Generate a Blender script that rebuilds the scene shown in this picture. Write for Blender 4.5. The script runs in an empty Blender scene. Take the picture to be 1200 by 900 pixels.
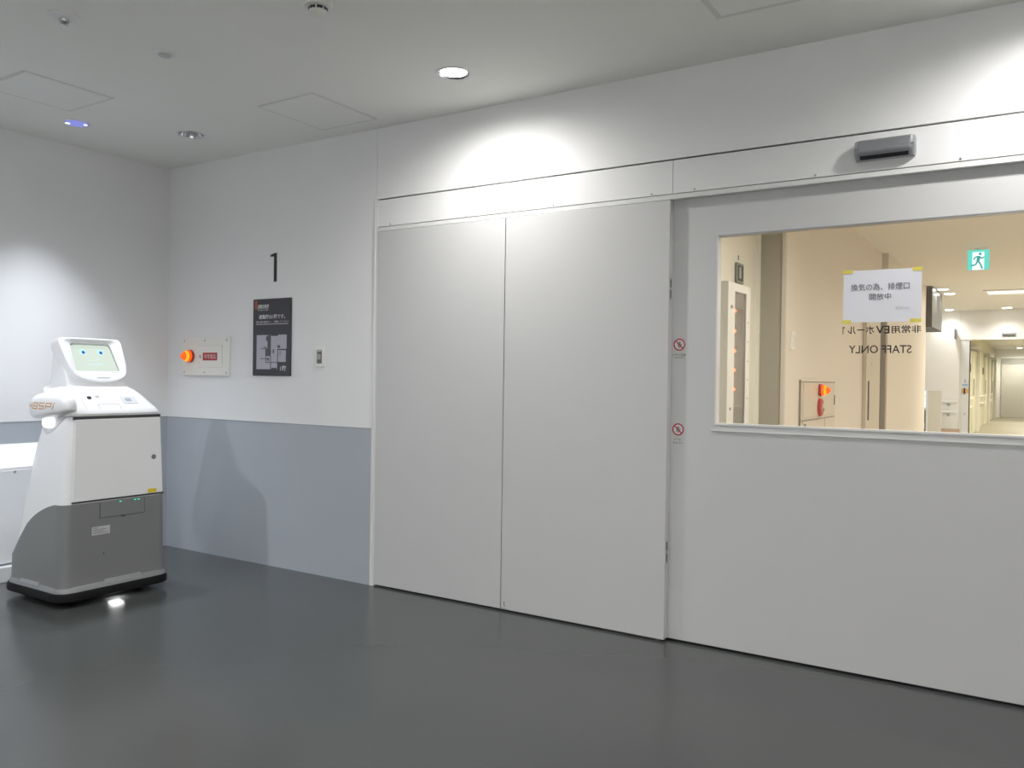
import bpy, bmesh, math, random
from mathutils import Vector, Matrix
random.seed(7)
SC = bpy.context.scene
COL = SC.collection
PI = math.pi

# ------------------------------------------------------------------ camera
F_PX, YAW, PITCH, ROLL = 971.05, 0.56643, -0.007322, 0.013994
CAM = Vector((5.200, -3.639, 1.220))
fwd = Vector((-math.sin(YAW) * math.cos(PITCH), math.cos(YAW) * math.cos(PITCH), math.sin(PITCH)))
rgt = Vector((math.cos(YAW), math.sin(YAW), 0))
upv = rgt.cross(fwd)
r_ = rgt * math.cos(ROLL) + upv * math.sin(ROLL)
u_ = -rgt * math.sin(ROLL) + upv * math.cos(ROLL)
cd = bpy.data.cameras.new('camera')
cd.sensor_fit = 'HORIZONTAL'
cd.sensor_width = 36.0
cd.lens = F_PX * 36.0 / 1200.0
cd.clip_start, cd.clip_end = 0.05, 200
cam = bpy.data.objects.new('camera', cd)
COL.objects.link(cam)
m3 = Matrix((r_, u_, -fwd)).transposed()
cam.matrix_world = Matrix.Translation(CAM) @ m3.to_4x4()
SC.camera = cam

# ------------------------------------------------------------------ world, exposure, light levels
wd = bpy.data.worlds.new('world')
SC.world = wd
wd.use_nodes = True
wd.node_tree.nodes['Background'].inputs[0].default_value = (0.02, 0.02, 0.02, 1)
wd.node_tree.nodes['Background'].inputs[1].default_value = 1.0
vs = SC.view_settings
vs.view_transform = 'Standard'
vs.look = 'None'
vs.exposure = 0.24
vs.gamma = 1.0
vs.use_curve_mapping = False

COOL = (0.86, 0.91, 1.0)
WHITE = (1.0, 0.985, 0.955)
WARM = (1.0, 0.935, 0.84)
P_MAIN, P_RIGHT, P_ROBOT, P_SHADOW, P_FILL_MID, P_FILL_BACK = 64, 54, 150, 80, 80, 172

# ------------------------------------------------------------------ materials
MATS = {}
def mat(name, col, rough=0.5, metal=0.0, spec=0.5, emit=None, estr=0.0, noise=0.0, nscale=30.0, bump=0.0, bscale=200.0, coat=0.0):
    if name in MATS:
        return MATS[name]
    m = bpy.data.materials.new(name)
    m.use_nodes = True
    nt = m.node_tree
    b = nt.nodes['Principled BSDF']
    b.inputs['Base Color'].default_value = (*col, 1)
    b.inputs['Roughness'].default_value = rough
    b.inputs['Metallic'].default_value = metal
    b.inputs['Specular IOR Level'].default_value = spec
    if coat:
        b.inputs['Coat Weight'].default_value = coat
        b.inputs['Coat Roughness'].default_value = 0.08
    if emit:
        b.inputs['Emission Color'].default_value = (*emit, 1)
        b.inputs['Emission Strength'].default_value = estr
    if noise or bump:
        tc = nt.nodes.new('ShaderNodeTexCoord')
    if noise:
        n = nt.nodes.new('ShaderNodeTexNoise')
        n.inputs['Scale'].default_value = nscale
        n.inputs['Detail'].default_value = 4
        nt.links.new(tc.outputs['Object'], n.inputs['Vector'])
        r = nt.nodes.new('ShaderNodeMapRange')
        r.inputs['To Min'].default_value = 1 - noise
        r.inputs['To Max'].default_value = 1 + noise
        nt.links.new(n.outputs['Fac'], r.inputs['Value'])
        x = nt.nodes.new('ShaderNodeMix')
        x.data_type = 'RGBA'; x.blend_type = 'MULTIPLY'
        x.inputs['Factor'].default_value = 1
        x.inputs['A'].default_value = (*col, 1)
        nt.links.new(r.outputs['Result'], x.inputs['B'])
        nt.links.new(x.outputs['Result'], b.inputs['Base Color'])
    if bump:
        n2 = nt.nodes.new('ShaderNodeTexNoise')
        n2.inputs['Scale'].default_value = bscale
        n2.inputs['Detail'].default_value = 3
        nt.links.new(tc.outputs['Object'], n2.inputs['Vector'])
        bp = nt.nodes.new('ShaderNodeBump')
        bp.inputs['Strength'].default_value = bump
        bp.inputs['Distance'].default_value = 0.002
        nt.links.new(n2.outputs['Fac'], bp.inputs['Height'])
        nt.links.new(bp.outputs['Normal'], b.inputs['Normal'])
    MATS[name] = m
    return m

def emis(name, col, s):
    if name in MATS:
        return MATS[name]
    m = bpy.data.materials.new(name)
    m.use_nodes = True
    nt = m.node_tree
    nt.nodes.remove(nt.nodes['Principled BSDF'])
    e = nt.nodes.new('ShaderNodeEmission')
    e.inputs[0].default_value = (*col, 1)
    e.inputs[1].default_value = s
    nt.links.new(e.outputs[0], nt.nodes['Material Output'].inputs['Surface'])
    MATS[name] = m
    return m

def glass(name, tint=(1, 1, 1), refl=1.0):
    m = bpy.data.materials.new(name)
    m.use_nodes = True
    nt = m.node_tree
    nt.nodes.remove(nt.nodes['Principled BSDF'])
    t = nt.nodes.new('ShaderNodeBsdfTransparent')
    t.inputs[0].default_value = (*tint, 1)
    g = nt.nodes.new('ShaderNodeBsdfGlossy')
    g.inputs['Roughness'].default_value = 0.02
    fr = nt.nodes.new('ShaderNodeFresnel')
    fr.inputs[0].default_value = 1.45
    mu = nt.nodes.new('ShaderNodeMath'); mu.operation = 'MULTIPLY'
    mu.inputs[1].default_value = refl
    nt.links.new(fr.outputs[0], mu.inputs[0])
    mx = nt.nodes.new('ShaderNodeMixShader')
    nt.links.new(mu.outputs[0], mx.inputs[0])
    nt.links.new(t.outputs[0], mx.inputs[1])
    nt.links.new(g.outputs[0], mx.inputs[2])
    nt.links.new(mx.outputs[0], nt.nodes['Material Output'].inputs['Surface'])
    return m

M_WALL = mat('wall_white_vinyl', (0.83, 0.83, 0.83), 0.55, noise=0.015, nscale=6, bump=0.08, bscale=350)
M_CEIL = mat('ceiling_paint', (0.87, 0.87, 0.83), 0.8, noise=0.015, nscale=5)
M_DADO = mat('dado_grey', (0.43, 0.465, 0.505), 0.38, noise=0.02, nscale=8, bump=0.06, bscale=400)
M_DADOL = mat('dado_line', (0.34, 0.36, 0.38), 0.4)
M_DOOR = mat('door_steel', (0.585, 0.585, 0.585), 0.38, noise=0.012, nscale=5)
M_HEAD = mat('header_steel', (0.80, 0.80, 0.80), 0.4)
M_TRIM = mat('trim_light', (0.74, 0.74, 0.73), 0.4)
M_DARK = mat('dark_gap', (0.015, 0.013, 0.016), 0.6)
M_METAL = mat('brushed_metal', (0.52, 0.52, 0.53), 0.3, 1.0)
M_SILVER = mat('silver_plastic', (0.34, 0.35, 0.37), 0.32, 0.6)
M_BLACK = mat('black_plastic', (0.018, 0.018, 0.02), 0.35)
M_WHITEP = mat('white_plastic', (0.82, 0.83, 0.84), 0.3, coat=0.3)
M_IVORY = mat('ivory_plate', (0.84, 0.83, 0.77), 0.42)
M_TEXTB = mat('black_lettering', (0.02, 0.02, 0.022), 0.5)
M_TEXTW = mat('white_lettering', (0.72, 0.72, 0.74), 0.5)
M_RED = mat('red_label', (0.42, 0.025, 0.03), 0.45)
M_REDP = mat('red_plastic', (0.45, 0.03, 0.02), 0.3)
M_PAPER = mat('paper', (0.80, 0.80, 0.86), 0.7)
M_TAPE = mat('yellow_tape', (0.80, 0.68, 0.12), 0.5)
M_YEL = mat('yellow_label', (0.75, 0.58, 0.02), 0.45)
M_SIGN = mat('sign_charcoal', (0.042, 0.040, 0.050), 0.45)
M_SIGNW = mat('sign_map_white', (0.46, 0.45, 0.52), 0.5)
M_SIGNG = mat('sign_map_grey', (0.085, 0.082, 0.10), 0.5)
M_ORANGE = mat('sign_orange', (0.45, 0.10, 0.04), 0.5)
M_RGREY = mat('robot_grey', (0.205, 0.21, 0.212), 0.42, noise=0.02, nscale=20)
M_RRIM = mat('robot_grey_light', (0.25, 0.255, 0.26), 0.4)
M_RWHITE = mat('robot_white', (0.86, 0.865, 0.875), 0.33, coat=0.25)
M_RDARK = mat('robot_seam', (0.05, 0.05, 0.055), 0.5)
M_LOGO = mat('logo_orange', (0.60, 0.28, 0.07), 0.4)
# beyond the glass
M_BEIGE = mat('beige_wall', (0.79, 0.725, 0.64), 0.6, noise=0.03, nscale=90, bump=0.1, bscale=300)
M_CREAM = mat('cream_steel', (0.87, 0.85, 0.75), 0.35)
M_OLIVE = mat('olive_panel', (0.40, 0.375, 0.31), 0.5, noise=0.03, nscale=60)
M_BCEIL = mat('inner_ceiling', (0.82, 0.78, 0.69), 0.8)
M_HWHITE = mat('hall_white', (0.80, 0.79, 0.77), 0.6)
M_CORR = mat('corridor_beige', (0.62, 0.57, 0.42), 0.5)
M_CFLOOR = mat('corridor_floor', (0.33, 0.29, 0.19), 0.45, noise=0.06, nscale=2)
M_RAIL = mat('handrail', (0.70, 0.66, 0.55), 0.4)
M_WOOD = mat('wood_base', (0.55, 0.40, 0.29), 0.5)
M_GLASS = glass('window_glass', (0.985, 0.99, 0.985), 0.55)

def floor_mat():
    m = mat('floor_vinyl', (0.071, 0.0755, 0.075), 0.22, spec=0.45)
    nt = m.node_tree
    b = nt.nodes['Principled BSDF']
    tc = nt.nodes.new('ShaderNodeTexCoord')
    n = nt.nodes.new('ShaderNodeTexNoise'); n.inputs['Scale'].default_value = 1.2; n.inputs['Detail'].default_value = 2
    nt.links.new(tc.outputs['Object'], n.inputs['Vector'])
    r = nt.nodes.new('ShaderNodeMapRange'); r.inputs['To Min'].default_value = 0.92; r.inputs['To Max'].default_value = 1.08
    nt.links.new(n.outputs['Fac'], r.inputs['Value'])
    x = nt.nodes.new('ShaderNodeMix'); x.data_type = 'RGBA'; x.blend_type = 'MULTIPLY'
    x.inputs['Factor'].default_value = 1; x.inputs['A'].default_value = (0.071, 0.0755, 0.075, 1)
    nt.links.new(r.outputs['Result'], x.inputs['B'])
    nt.links.new(x.outputs['Result'], b.inputs['Base Color'])
    n2 = nt.nodes.new('ShaderNodeTexNoise'); n2.inputs['Scale'].default_value = 1.1; n2.inputs['Detail'].default_value = 2
    nt.links.new(tc.outputs['Object'], n2.inputs['Vector'])
    r2 = nt.nodes.new('ShaderNodeMapRange'); r2.inputs['To Min'].default_value = 0.17; r2.inputs['To Max'].default_value = 0.26
    nt.links.new(n2.outputs['Fac'], r2.inputs['Value'])
    nt.links.new(r2.outputs['Result'], b.inputs['Roughness'])
    n3 = nt.nodes.new('ShaderNodeTexNoise'); n3.inputs['Scale'].default_value = 14; n3.inputs['Detail'].default_value = 2
    nt.links.new(tc.outputs['Object'], n3.inputs['Vector'])
    bp = nt.nodes.new('ShaderNodeBump'); bp.inputs['Strength'].default_value = 0.012; bp.inputs['Distance'].default_value = 0.004
    nt.links.new(n3.outputs['Fac'], bp.inputs['Height'])
    nt.links.new(bp.outputs['Normal'], b.inputs['Normal'])
    return m
M_FLOOR = floor_mat()

# ------------------------------------------------------------------ mesh helpers (world coordinates in, origin set on build)
class MB:
    def __init__(s):
        s.v = []; s.f = []
    def add(s, vs_, fs_):
        o = len(s.v)
        s.v += [tuple(map(float, a)) for a in vs_]
        s.f += [tuple(o + i for i in f) for f in fs_]
        return s
    def box(s, x0, x1, y0, y1, z0, z1):
        return s.add([(x0, y0, z0), (x1, y0, z0), (x1, y1, z0), (x0, y1, z0), (x0, y0, z1), (x1, y0, z1), (x1, y1, z1), (x0, y1, z1)],
                     [(0, 3, 2, 1), (4, 5, 6, 7), (0, 1, 5, 4), (1, 2, 6, 5), (2, 3, 7, 6), (3, 0, 4, 7)])
    def loft(s, rings, cap=True):
        n = len(rings[0]); vs_ = [p for r in rings for p in r]; fs_ = []
        for k in range(len(rings) - 1):
            for i in range(n):
                j = (i + 1) % n
                fs_.append((k * n + i, k * n + j, (k + 1) * n + j, (k + 1) * n + i))
        if cap:
            fs_.append(tuple(range(n - 1, -1, -1)))
            fs_.append(tuple((len(rings) - 1) * n + i for i in range(n)))
        return s.add(vs_, fs_)
    def lathe(s, c, axis, prof, n=32, cap=True):
        """prof: list of (radius, distance along axis)"""
        a = Vector(axis).normalized()
        t = Vector((1, 0, 0)) if abs(a.x) < 0.9 else Vector((0, 1, 0))
        e1 = a.cross(t).normalized(); e2 = a.cross(e1)
        c = Vector(c)
        return s.loft([[c + a * h + (e1 * math.cos(2 * PI * i / n) + e2 * math.sin(2 * PI * i / n)) * max(r, 1e-5) for i in range(n)] for r, h in prof], cap)
    def prism(s, pts, fn, d0, d1):
        """2-D outline pts -> fn(u, v, d)"""
        return s.loft([[fn(u, v, d0) for u, v in pts], [fn(u, v, d1) for u, v in pts]])
    def tube(s, pts, r, n=10):
        rings = []
        for i, p in enumerate(pts):
            p = Vector(p)
            d = (Vector(pts[min(i + 1, len(pts) - 1)]) - Vector(pts[max(i - 1, 0)])).normalized()
            t = Vector((0, 0, 1)) if abs(d.z) < 0.9 else Vector((1, 0, 0))
            e1 = d.cross(t).normalized(); e2 = d.cross(e1)
            rings.append([p + (e1 * math.cos(2 * PI * k / n) + e2 * math.sin(2 * PI * k / n)) * r for k in range(n)])
        return s.loft(rings)
    def build(s, name, m, parent=None, bevel=0.0, smooth=False, segs=2):
        xs = list(zip(*s.v))
        if parent is not None:
            o = Vector((0, 0, 0)); base = parent_world(parent)
            org = Vector(((min(xs[0]) + max(xs[0])) / 2, (min(xs[1]) + max(xs[1])) / 2, min(xs[2])))
        else:
            base = Vector((0, 0, 0))
            org = Vector(((min(xs[0]) + max(xs[0])) / 2, (min(xs[1]) + max(xs[1])) / 2, min(xs[2])))
        me = bpy.data.meshes.new(name)
        me.from_pydata([tuple(Vector(p) - org) for p in s.v], [], s.f)
        bm = bmesh.new(); bm.from_mesh(me)
        bmesh.ops.remove_doubles(bm, verts=bm.verts, dist=1e-6)
        bmesh.ops.recalc_face_normals(bm, faces=bm.faces)
        bm.to_mesh(me); bm.free()
        me.materials.append(m)
        ob = bpy.data.objects.new(name, me)
        COL.objects.link(ob)
        ob.location = org - base
        ORG[ob.name] = org
        if parent is not None:
            ob.parent = parent
        if smooth:
            me.polygons.foreach_set('use_smooth', [True] * len(me.polygons))
            me.set_sharp_from_angle(angle=math.radians(38))
        if bevel:
            b = ob.modifiers.new('bevel', 'BEVEL')
            b.width = bevel; b.segments = segs; b.limit_method = 'ANGLE'; b.angle_limit = math.radians(40)
            b.harden_normals = False
        return ob
ORG = {}
def parent_world(o):
    return ORG[o.name].copy()

def thing(name, loc, label, cat, group=None, kind=None):
    o = bpy.data.objects.new(name, None)
    o.empty_display_size = 0.1
    COL.objects.link(o)
    o.location = loc
    ORG[o.name] = Vector(loc)
    return tag(o, label, cat, group, kind)
def tag(o, label=None, cat=None, group=None, kind=None):
    if label: o['label'] = label
    if cat: o['category'] = cat
    if group: o['group'] = group
    if kind: o['kind'] = kind
    return o
def struct(o, label, cat):
    return tag(o, label, cat, None, 'structure')
def B(*a):
    return MB().box(*a)

def rrect(w, h, r, n=5, cx=0, cy=0):
    pts = []
    for sx, sy, a0 in ((1, 1, 0), (-1, 1, 90), (-1, -1, 180), (1, -1, 270)):
        for i in range(n + 1):
            a = math.radians(a0 + 90 * i / n)
            pts.append((cx + sx * (w - r) + r * math.cos(a), cy + sy * (h - r) + r * math.sin(a)))
    return pts
# planes: u to the viewer's right, v up, d outward towards the viewer
def on_back(y):   return lambda u, v, d: (u, y - d, v)        # faces -Y
def on_left(x):   return lambda u, v, d: (x + d, u, v)        # faces +X
def on_ceil(z):   return lambda u, v, d: (u, v, z - d)        # faces -Z

def text(s, fn, u0, u1, v0, v1, m, parent, name='lettering', mirror=False, shear=0.0, depth=0.0006, offset=0.0, spacing=1.0, keep=False):
    """Lettering as thin mesh fitted into the u0..u1 x v0..v1 rectangle of a plane."""
    cu = bpy.data.curves.new('t', 'FONT')
    cu.body = s; cu.size = 1.0; cu.extrude = 0.0; cu.shear = shear; cu.offset = offset
    cu.space_character = spacing; cu.resolution_u = 3
    to = bpy.data.objects.new('t', cu)
    COL.objects.link(to)
    bpy.context.view_layer.update()
    dg = bpy.context.evaluated_depsgraph_get()
    me0 = bpy.data.meshes.new_from_object(to.evaluated_get(dg))
    vs_ = [v.co.copy() for v in me0.vertices]
    fs_ = [tuple(p.vertices) for p in me0.polygons]
    bpy.data.objects.remove(to); bpy.data.curves.remove(cu); bpy.data.meshes.remove(me0)
    x0 = min(v.x for v in vs_); x1 = max(v.x for v in vs_); y0 = min(v.y for v in vs_); y1 = max(v.y for v in vs_)
    mb = MB(); out = []
    for v in vs_:
        a = (v.x - x0) / (x1 - x0); b = (v.y - y0) / (y1 - y0)
        if mirror: a = 1 - a
        out.append(fn(u0 + a * (u1 - u0), v0 + b * (v1 - v0), depth))
    mb.add(out, fs_)
    return mb.build(name, m, parent)

# ================================================================== ROOM SHELL
H = 2.657
RX, RY = 7.6, -6.2
struct(B(-0.12, RX + .12, RY - .12, 0.16, -0.10, 0.0).build('floor', M_FLOOR), 'dark grey polished vinyl floor', 'floor')

# downlight positions: x, y, opening radius
DL = {'main': (2.842, -0.482, 0.074), 'robot': (0.49, -0.953, 0.066), 'off': (0.883, -0.478, 0.072),
      'right': (5.36, -0.482, 0.074), 'shadow': (0.92, -2.90, 0.072), 'fill_mid': (3.2, -2.7, 0.074), 'fill_a': (0.9, -5.5, 0.074), 'fill_b': (6.2, -5.5, 0.074), 'fill_c': (7.0, -4.6, 0.074)}
def ceiling_with_holes(x0, x1, y0, y1, z, holes, n=32):
    bm = bmesh.new()
    def loop(pts):
        vv = [bm.verts.new(p) for p in pts]
        return [bm.edges.new((vv[i], vv[(i + 1) % len(vv)])) for i in range(len(vv))]
    ed = loop([(x0, y0, z), (x1, y0, z), (x1, y1, z), (x0, y1, z)])
    for hx, hy, hr in holes:
        ed += loop([(hx + hr * math.cos(2 * PI * i / n), hy + hr * math.sin(2 * PI * i / n), z) for i in range(n)])
    bmesh.ops.triangle_fill(bm, use_beauty=True, use_dissolve=False, edges=ed, normal=(0, 0, -1))
    mb = MB()
    bm.verts.index_update()
    mb.add([v.co for v in bm.verts], [tuple(v.index for v in f.verts) for f in bm.faces])
    bm.free()
    # upper deck above the recesses, so no light leaks in
    mb.box(x0, x1, y0, y1, z + 0.2, z + 0.24)
    return mb
struct(ceiling_with_holes(-0.12, RX + .12, RY - .12, 0.0, H, list(DL.values())).build('ceiling', M_CEIL), 'off-white painted ceiling', 'ceiling')

DZ = 0.9155
wl = struct(B(-0.12, 0, RY, 0.0, 0, H + .2).build('wall_left', M_WALL), 'white wall behind the robot', 'wall')
B(0, 0.004, RY, 0.0, 0, DZ - .006).build('dado_panel', M_DADO, wl)
B(0, 0.0055, RY, 0.0, DZ - .006, DZ).build('dado_edge', M_DADOL, wl)
wb = struct(MB().box(-0.12, 1.9375, 0, 0.16, 0, H + .2).box(1.9395, RX, 0, 0.16, 2.2465, H + .2).box(6.08, RX, 0, 0.16, 0, 2.2465)
            .build('wall_back', M_WALL), 'white wall with the sign board and the big doors', 'wall')
B(0.004, 1.924, -0.004, 0, 0, DZ - .006).build('dado_panel', M_DADO, wb)
B(0.004, 1.924, -0.0055, 0, DZ - .006, DZ).build('dado_edge', M_DADOL, wb)
struct(B(RX, RX + .12, RY, 0.16, 0, H + .2).build('wall_right', M_WALL), 'white wall on the unseen right side', 'wall')
struct(B(-0.12, RX + .12, RY - .12, RY, 0, H + .2).build('wall_front', M_WALL), 'white wall behind the viewer', 'wall')

# door surround
t1 = struct(MB().box(1.925, 1.9385, -0.010, 0.0, 0, 2.2445).box(1.9385, 1.9525, -0.004, 0.10, 0, 2.2445).build('trim_1', M_TRIM, bevel=0.0015),
            'narrow light jamb strip left of the folding door leaves', 'trim')
hd = thing('trim_2', (4.0, 0.0, 2.058), 'light grey steel header above the door leaves', 'trim', kind='structure')
B(1.9525, 3.7535, -0.003, 0.012, 2.0835, 2.2375).build('header_panel', M_HEAD, hd, bevel=0.001)
B(3.7555, 6.08, -0.003, 0.012, 2.0835, 2.2375).build('header_panel', M_HEAD, hd, bevel=0.001)
B(1.9525, 6.08, 0.0, 0.034, 2.0595, 2.0815).build('header_rail', M_TRIM, hd, bevel=0.001)
B(1.9525, 6.08, 0.022, 0.034, 2.064, 2.2465).build('header_backing', M_DARK, hd)
for sx in (2.045, 2.58, 3.12, 3.65, 3.86, 4.39, 4.93):
    MB().lathe((sx, -0.003, 2.0925), (0, -1, 0), [(0.0045, 0), (0.0045, 0.002), (0.002, 0.004)], 10).build('screw', M_METAL, hd)

# folding leaves
d1 = thing('door_1', (2.394, 0.0, 0.0), 'left leaf of the pale grey double door, narrower one beside the light switch wall', 'door', kind='structure')
d1['label'] = 'left leaf of the pale grey steel double door'
B(1.9535, 2.8345, -0.006, 0.039, 0.010, 2.0565).build('leaf_panel', M_DOOR, d1, bevel=0.002)
d2 = thing('door_2', (3.292, 0.0, 0.0), 'right leaf of the pale grey steel double door, with hinges on its edge', 'door', kind='structure')
B(2.8385, 3.7450, -0.006, 0.039, 0.010, 2.0565).build('leaf_panel', M_DOOR, d2, bevel=0.002)
for z0, z1 in ((1.594, 1.697), (0.363, 0.471)):
    h = B(3.7445, 3.7462, 0.004, 0.022, z0, z1).build('hinge', M_METAL, d2)
    B(3.7462, 3.7470, 0.008, 0.018, z0 + .008, z0 + .045).build('hinge_slot', M_BLACK, h)
    B(3.7462, 3.7470, 0.008, 0.018, z1 - .045, z1 - .008).build('hinge_slot', M_BLACK, h)
MB().box(2.858, 2.861, -0.0068, -0.006, 0.030, 0.052).box(2.858, 2.866, -0.0068, -0.006, 0.028, 0.031).build('scuff_mark', M_BLACK, d2)
MB().box(2.8385, 2.870, -0.0085, -0.006, 0.0102, 0.018).build('bottom_pivot', M_METAL, d2)

# big sliding door with window
WX0, WX1, WZ0, WZ1 = 3.957, 5.62, 1.022, 1.881
d3 = thing('door_3', (4.9, 0.055, 0.0), 'wide pale grey sliding door with a long window', 'door', kind='structure')
DY0, DY1 = 0.036, 0.078
B(3.70, WX0, DY0, DY1, 0.012, 2.2).build('stile', M_DOOR, d3)
B(WX1, 6.06, DY0, DY1, 0.012, 2.2).build('stile', M_DOOR, d3)
B(WX0, WX1, DY0, DY1, WZ1, 2.2).build('top_panel', M_DOOR, d3)
B(WX0, WX1, DY0, DY1, 0.012, WZ0).build('bottom_panel', M_DOOR, d3)
B(3.70, 6.06, 0.060, 0.074, 0.0005, 0.014).build('light_stop', M_DARK, d3)  # dark strip added to block hall light leaking under the door
win = thing('window_1', (4.79, 0.055, WZ0), 'long glazed window in the sliding door', 'window', kind='structure')
B(WX0, WX0 + .006, DY0 - .002, DY1, WZ0, WZ1).build('frame_bead', M_TRIM, win)
B(WX1 - .006, WX1, DY0 - .002, DY1, WZ0, WZ1).build('frame_bead', M_TRIM, win)
B(WX0, WX1, DY0 - .002, DY1, WZ1 - .006, WZ1).build('frame_bead', M_SILVER, win)
B(WX0 - .012, WX1, DY0 - .006, DY0, WZ0 - .030, WZ0 - .027).build('sill_lip', M_TRIM, win)
B(WX0, WX1, DY0 - .003, DY1, WZ0 - .002, WZ0 + .006).build('frame_bead', M_TRIM, win)
GY = 0.052
B(WX0 + .004, WX1 - .004, GY, GY + .006, WZ0 + .004, WZ1 - .004).build('pane', M_GLASS, win)
# mirrored lettering on the far face of the glass
fn = on_back(GY + .0075)
MB().prism([(4.4975, 1.424), (4.5005, 1.424), (4.5005, 1.4505), (4.5065, 1.448), (4.5065, 1.4515), (4.5005, 1.455), (4.4975, 1.455)], fn, 0, .0006).build('lettering', M_TEXTB, win)
for t_, a_, b_ in (('非常用', 4.687, 4.797), ('EV', 4.627, 4.679), ('ホール', 4.517, 4.621)):
    text(t_, fn, a_, b_, 1.424, 1.456, M_TEXTB, win, mirror=True, offset=0.014)
text('STAFF ONLY', fn, 4.523, 4.762, 1.343, 1.376, M_TEXTB, win, mirror=True, offset=0.010)

# ================================================================== DOWNLIGHTS
M_RING = mat('downlight_ring', (0.80, 0.80, 0.79), 0.4)
M_REFL = mat('downlight_reflector', (0.62, 0.62, 0.64), 0.12, 1.0)
M_LAMPOFF = mat('downlight_lens_off', (0.12, 0.12, 0.12), 0.25)
def downlight(key, label, power, col, depth=0.05, lens=None, z=H, pos=None, group=None, size=168, blend=0.85, ring=0.014, flat=False):
    x, y, r = pos or DL[key]
    t = thing('downlight', (x, y, z), label, 'downlight', group)
    n = 40
    MB().lathe((x, y, z), (0, 0, -1), [(r, -0.001), (r + ring, -0.001), (r + ring, 0.002), (r + ring - .004, 0.005), (r, 0.004)], n, cap=False).build('trim_ring', M_RING, t, smooth=True)
    MB().lathe((x, y, z), (0, 0, 1), [(r, -0.003), (r * 0.9, depth * .5), (r * 0.72, depth), (0.001, depth + .001)], n, cap=False).build('reflector', M_REFL, t, smooth=True)
    MB().lathe((x, y, z + depth * .62 - (.007 if depth == 0 else 0)), (0, 0, 1), [(r * (0.9 if flat else 0.66), 0), (r * (0.9 if flat else 0.66), 0.006)], n).build('lamp_lens', lens or M_LAMPOFF, t)
    if power:
        ld = bpy.data.lights.new('downlight_lamp', 'SPOT')
        ld.energy = power; ld.color = col; ld.spot_size = math.radians(size); ld.spot_blend = blend
        ld.shadow_soft_size = 0.045
        lo = bpy.data.objects.new('lamp_light', ld)
        COL.objects.link(lo)
        lo.parent = t
        lo.location = (0, 0, -0.012)
    return t
E_MAIN = emis('lamp_white', (1, 0.99, 0.96), 14)
E_BLUE = emis('lamp_blue', (0.34, 0.38, 1.0), 0.62)
E_BLUE2 = emis('lamp_spot_white', (0.85, 0.9, 1.0), 2)
downlight('main', 'glowing white round downlight above the double door', P_MAIN, WHITE, 0.008, E_MAIN, flat=True, size=172, blend=1.0)
t = downlight('robot', 'bluish lit round downlight above the robot', P_ROBOT, COOL, 0.0, E_BLUE, flat=True, ring=0.008, size=79, blend=0.9)
for dx, dy, rr in ((-.028, -.038, .013), (.028, .035, .010)):
    MB().lathe((DL['robot'][0] + dx, DL['robot'][1] + dy, H - .0085), (0, 0, 1), [(rr, 0), (rr, .003)], 16).build('lens_glint', E_BLUE2, t)  # glowing discs added as the bright reflections on the lens
downlight('off', 'unlit round downlight with a mirrored reflector near the corner', 0, WHITE, 0.09, None)
downlight('right', 'round downlight above the sliding door, out of view', P_RIGHT, WHITE, 0.03, E_MAIN, flat=True)
downlight('shadow', 'round downlight left of the viewer', P_SHADOW, COOL, 0.03, E_MAIN, flat=True)
downlight('fill_mid', 'added round fill downlight in the middle of the room ceiling', P_FILL_MID, WHITE, 0.03, E_MAIN, flat=True)  # unseen lamp added to brighten the robot's front
downlight('fill_a', 'left added fill downlight near the wall behind the viewer', 90, WHITE, 0.03, E_MAIN, flat=True)  # this and the next two: unseen lamps added for bounced fill light
downlight('fill_b', 'middle added fill downlight near the wall behind the viewer', P_FILL_BACK, WHITE, 0.03, E_MAIN, flat=True)
downlight('fill_c', 'right added fill downlight near the wall behind the viewer', P_FILL_BACK, WHITE, 0.03, E_MAIN, flat=True)

# ================================================================== CEILING FITTINGS
M_HATCH = mat('hatch_panel', (0.87, 0.87, 0.84), 0.75)
M_HFRAME = mat('hatch_frame', (0.70, 0.70, 0.67), 0.5)
def hatch(x0, x1, y0, y1, label, fw=0.012):
    t = thing('access_hatch', ((x0 + x1) / 2, (y0 + y1) / 2, H), label, 'hatch', 'access hatches in the ceiling')
    fr = MB()
    fr.box(x0, x1, y0, y0 + fw, H - .003, H + .001).box(x0, x1, y1 - fw, y1, H - .003, H + .001)
    fr.box(x0, x0 + fw, y0 + fw, y1 - fw, H - .003, H + .001).box(x1 - fw, x1, y0 + fw, y1 - fw, H - .003, H + .001)
    fr.build('frame', M_HFRAME, t)
    B(x0 + fw + .002, x1 - fw - .002, y0 + fw + .002, y1 - fw - .002, H - .004, H + .001).build('panel', M_HATCH, t)
hatch(0.668, 1.09, -1.555, -1.095, 'square access hatch in the ceiling near the left wall')
hatch(1.642, 2.062, -0.631, -0.14, 'square access hatch in the ceiling between unlit and glowing downlights')
hatch(4.10, 4.56, -0.89, -0.428, 'access hatch in the ceiling above the sliding door', 0.022)

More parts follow.
